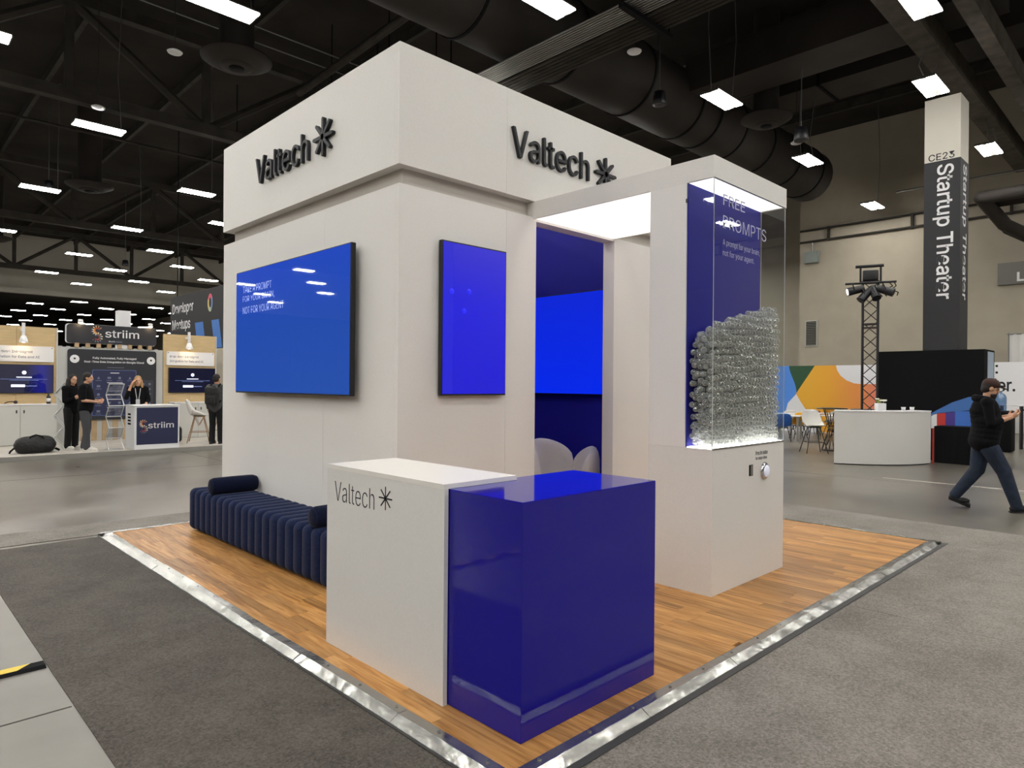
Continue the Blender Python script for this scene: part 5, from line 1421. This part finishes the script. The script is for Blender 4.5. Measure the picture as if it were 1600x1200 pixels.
for sx in (-1, 1):
    scaled(MB().tube([(0.06 * sx, 0.06, 1.47), (0.055 * sx, 0.135, 1.36), (0.03 * sx, 0.175, 1.2), (0.012 * sx, 0.18, 1.06)], 0.007, 6).build('lanyard_strap', LAN, t), S)
ph = thing('smartphone', 'black smartphone in the walking man\'s hands', 'phone')
MB().rbox(-0.038, 0.038, -0.078, 0.078, -0.005, 0.005, 0.004, 2).build('case', BLACK, ph)
box('glass', -0.034, 0.034, -0.072, 0.072, 0.0048, 0.0056, mat('phone_glass', '0c0c10', rough=0.1), ph)
dirw = Vector((0.39, -0.92, 0)).normalized(); rt = Vector((dirw.y, -dirw.x, 0))
pc = Vector((10.62, 1.98, 0)) + (dirw * 0.375 + rt * 0.01 + Vector((0, 0, 1.285))) * S
ph.matrix_world = Matrix.Translation(pc) @ Matrix((rt, (dirw * 0.75 + Vector((0, 0, 0.62))).normalized(), rt.cross((dirw * 0.75 + Vector((0, 0, 0.62))).normalized()))).transposed().to_4x4()

# man and woman talking at the booth
t, V, hp, HR, S = person('man in black t-shirt, grey trousers and white shoes at the booth edge', (3.52, 16.62, SB), (0.85, -0.45), 1.67,
    dict(head=(0, 0.05, 1.63), nod=-0.1, el_r=(0.235, 0.02, 1.13), wr_r=(0.14, 0.26, 1.1), el_l=(-0.225, 0.03, 1.13), wr_l=(-0.08, 0.27, 1.12), palm_r=(-1, 0, 0.2), palm_l=(1, 0, 0.2), curl_r=0.7, curl_l=0.7,
         an_r=(0.12, 0.06, 0.085), kn_r=(0.11, 0.05, 0.5), an_l=(-0.12, -0.06, 0.085), belly=(0, 0.03, 1.12)),
    dict(skin=SKIN2, top=BLKC, legs=GRYP, shoes=SHOEW, hair=HAIRD, sleeve=0.42, hem=-0.02, bulk=1.12, cuff=0.072))
cl_ = MB().lathe([(0.062, -0.012), (0.07, -0.012), (0.064, 0.014), (0.056, 0.014)], V['neck'] + Vector((0, 0.0, 0.01)), 20).build('collar', LAN, t); scaled(cl_, S)
person('long-haired woman in black clothes standing behind the man in grey trousers', (3.36, 17.1, SB), (0.55, -0.85), 1.63,
    dict(head=(0, 0.04, 1.63), look=-0.25, el_r=(0.21, 0.03, 1.13), wr_r=(0.12, 0.2, 1.2), el_l=(-0.21, 0.0, 1.13), wr_l=(-0.19, 0.1, 0.92), curl_r=0.8, palm_r=(-1, 0, 0)),
    dict(skin=SKIN2, top=BLKC, legs=BLKP, shoes=SHOEW, hair=HAIRD, hair_style='long', sleeve=1.95, hem=-0.03, bulk=0.95, cuff=0.07))
t, V, hp, HR, S = person('blonde woman in black with white lanyard behind the branded counter', (4.72, 17.32, SB), (-0.25, -0.97), 1.62,
    dict(head=(0, 0.04, 1.63), el_r=(0.25, 0.12, 1.2), wr_r=(0.15, 0.13, 1.5), palm_r=(-1, -0.4, 0.1), curl_r=0.45, el_l=(-0.24, 0.02, 1.14), wr_l=(-0.16, 0.2, 1.02)),
    dict(skin=SKIN2, top=BLKC, legs=BLKP, shoes=SHOEB, hair=HAIRB, hair_style='long', sleeve=1.5, hem=-0.02, bulk=0.95))
for sx in (-1, 1):
    scaled(MB().tube([(0.06 * sx, 0.06, 1.46), (0.05 * sx, 0.135, 1.36), (0.02 * sx, 0.145, 1.16)], 0.008, 6).build('lanyard_strap', LAN, t), S)
scaled(MB().rbox(-0.045, 0.045, 0.146, 0.152, 1.04, 1.16, 0.002, 1).build('badge', LAN, t), S)
t, V, hp, HR, S = person('person with black backpack standing at the edge of the tower wall', (6.22, 16.55, SB), (0.6, 0.6), 1.68,
    dict(head=(0, 0.04, 1.63), look=-0.2, an_r=(0.1, 0.05, 0.085), wr_r=(0.12, 0.22, 1.05), el_r=(0.22, 0.02, 1.14)),
    dict(skin=SKIN, top=GRYT, legs=BLKP, shoes=SHOEB, hair=HAIRD, sleeve=1.95, hem=-0.04, bulk=1.05, cuff=0.075))
bk = thing('worn_backpack', 'black backpack worn by the person at the tower edge', 'backpack', t.location, t.rotation_euler.z)
scaled(MB().rbox(-0.16, 0.16, -0.33, -0.13, 0.98, 1.45, 0.07, 4).build('bag_body', BAGM, bk), S)
scaled(MB().rbox(-0.12, 0.12, -0.37, -0.3, 1.0, 1.22, 0.035, 3).build('pocket', BAGM, bk), S)
for sx in (-1, 1):
    scaled(MB().tube([(0.1 * sx, -0.15, 1.43), (0.11 * sx, -0.02, 1.505), (0.115 * sx, 0.12, 1.4), (0.13 * sx, 0.13, 1.2), (0.15 * sx, -0.14, 1.05)], 0.018, 8).build('strap', BLACKM, bk), S)
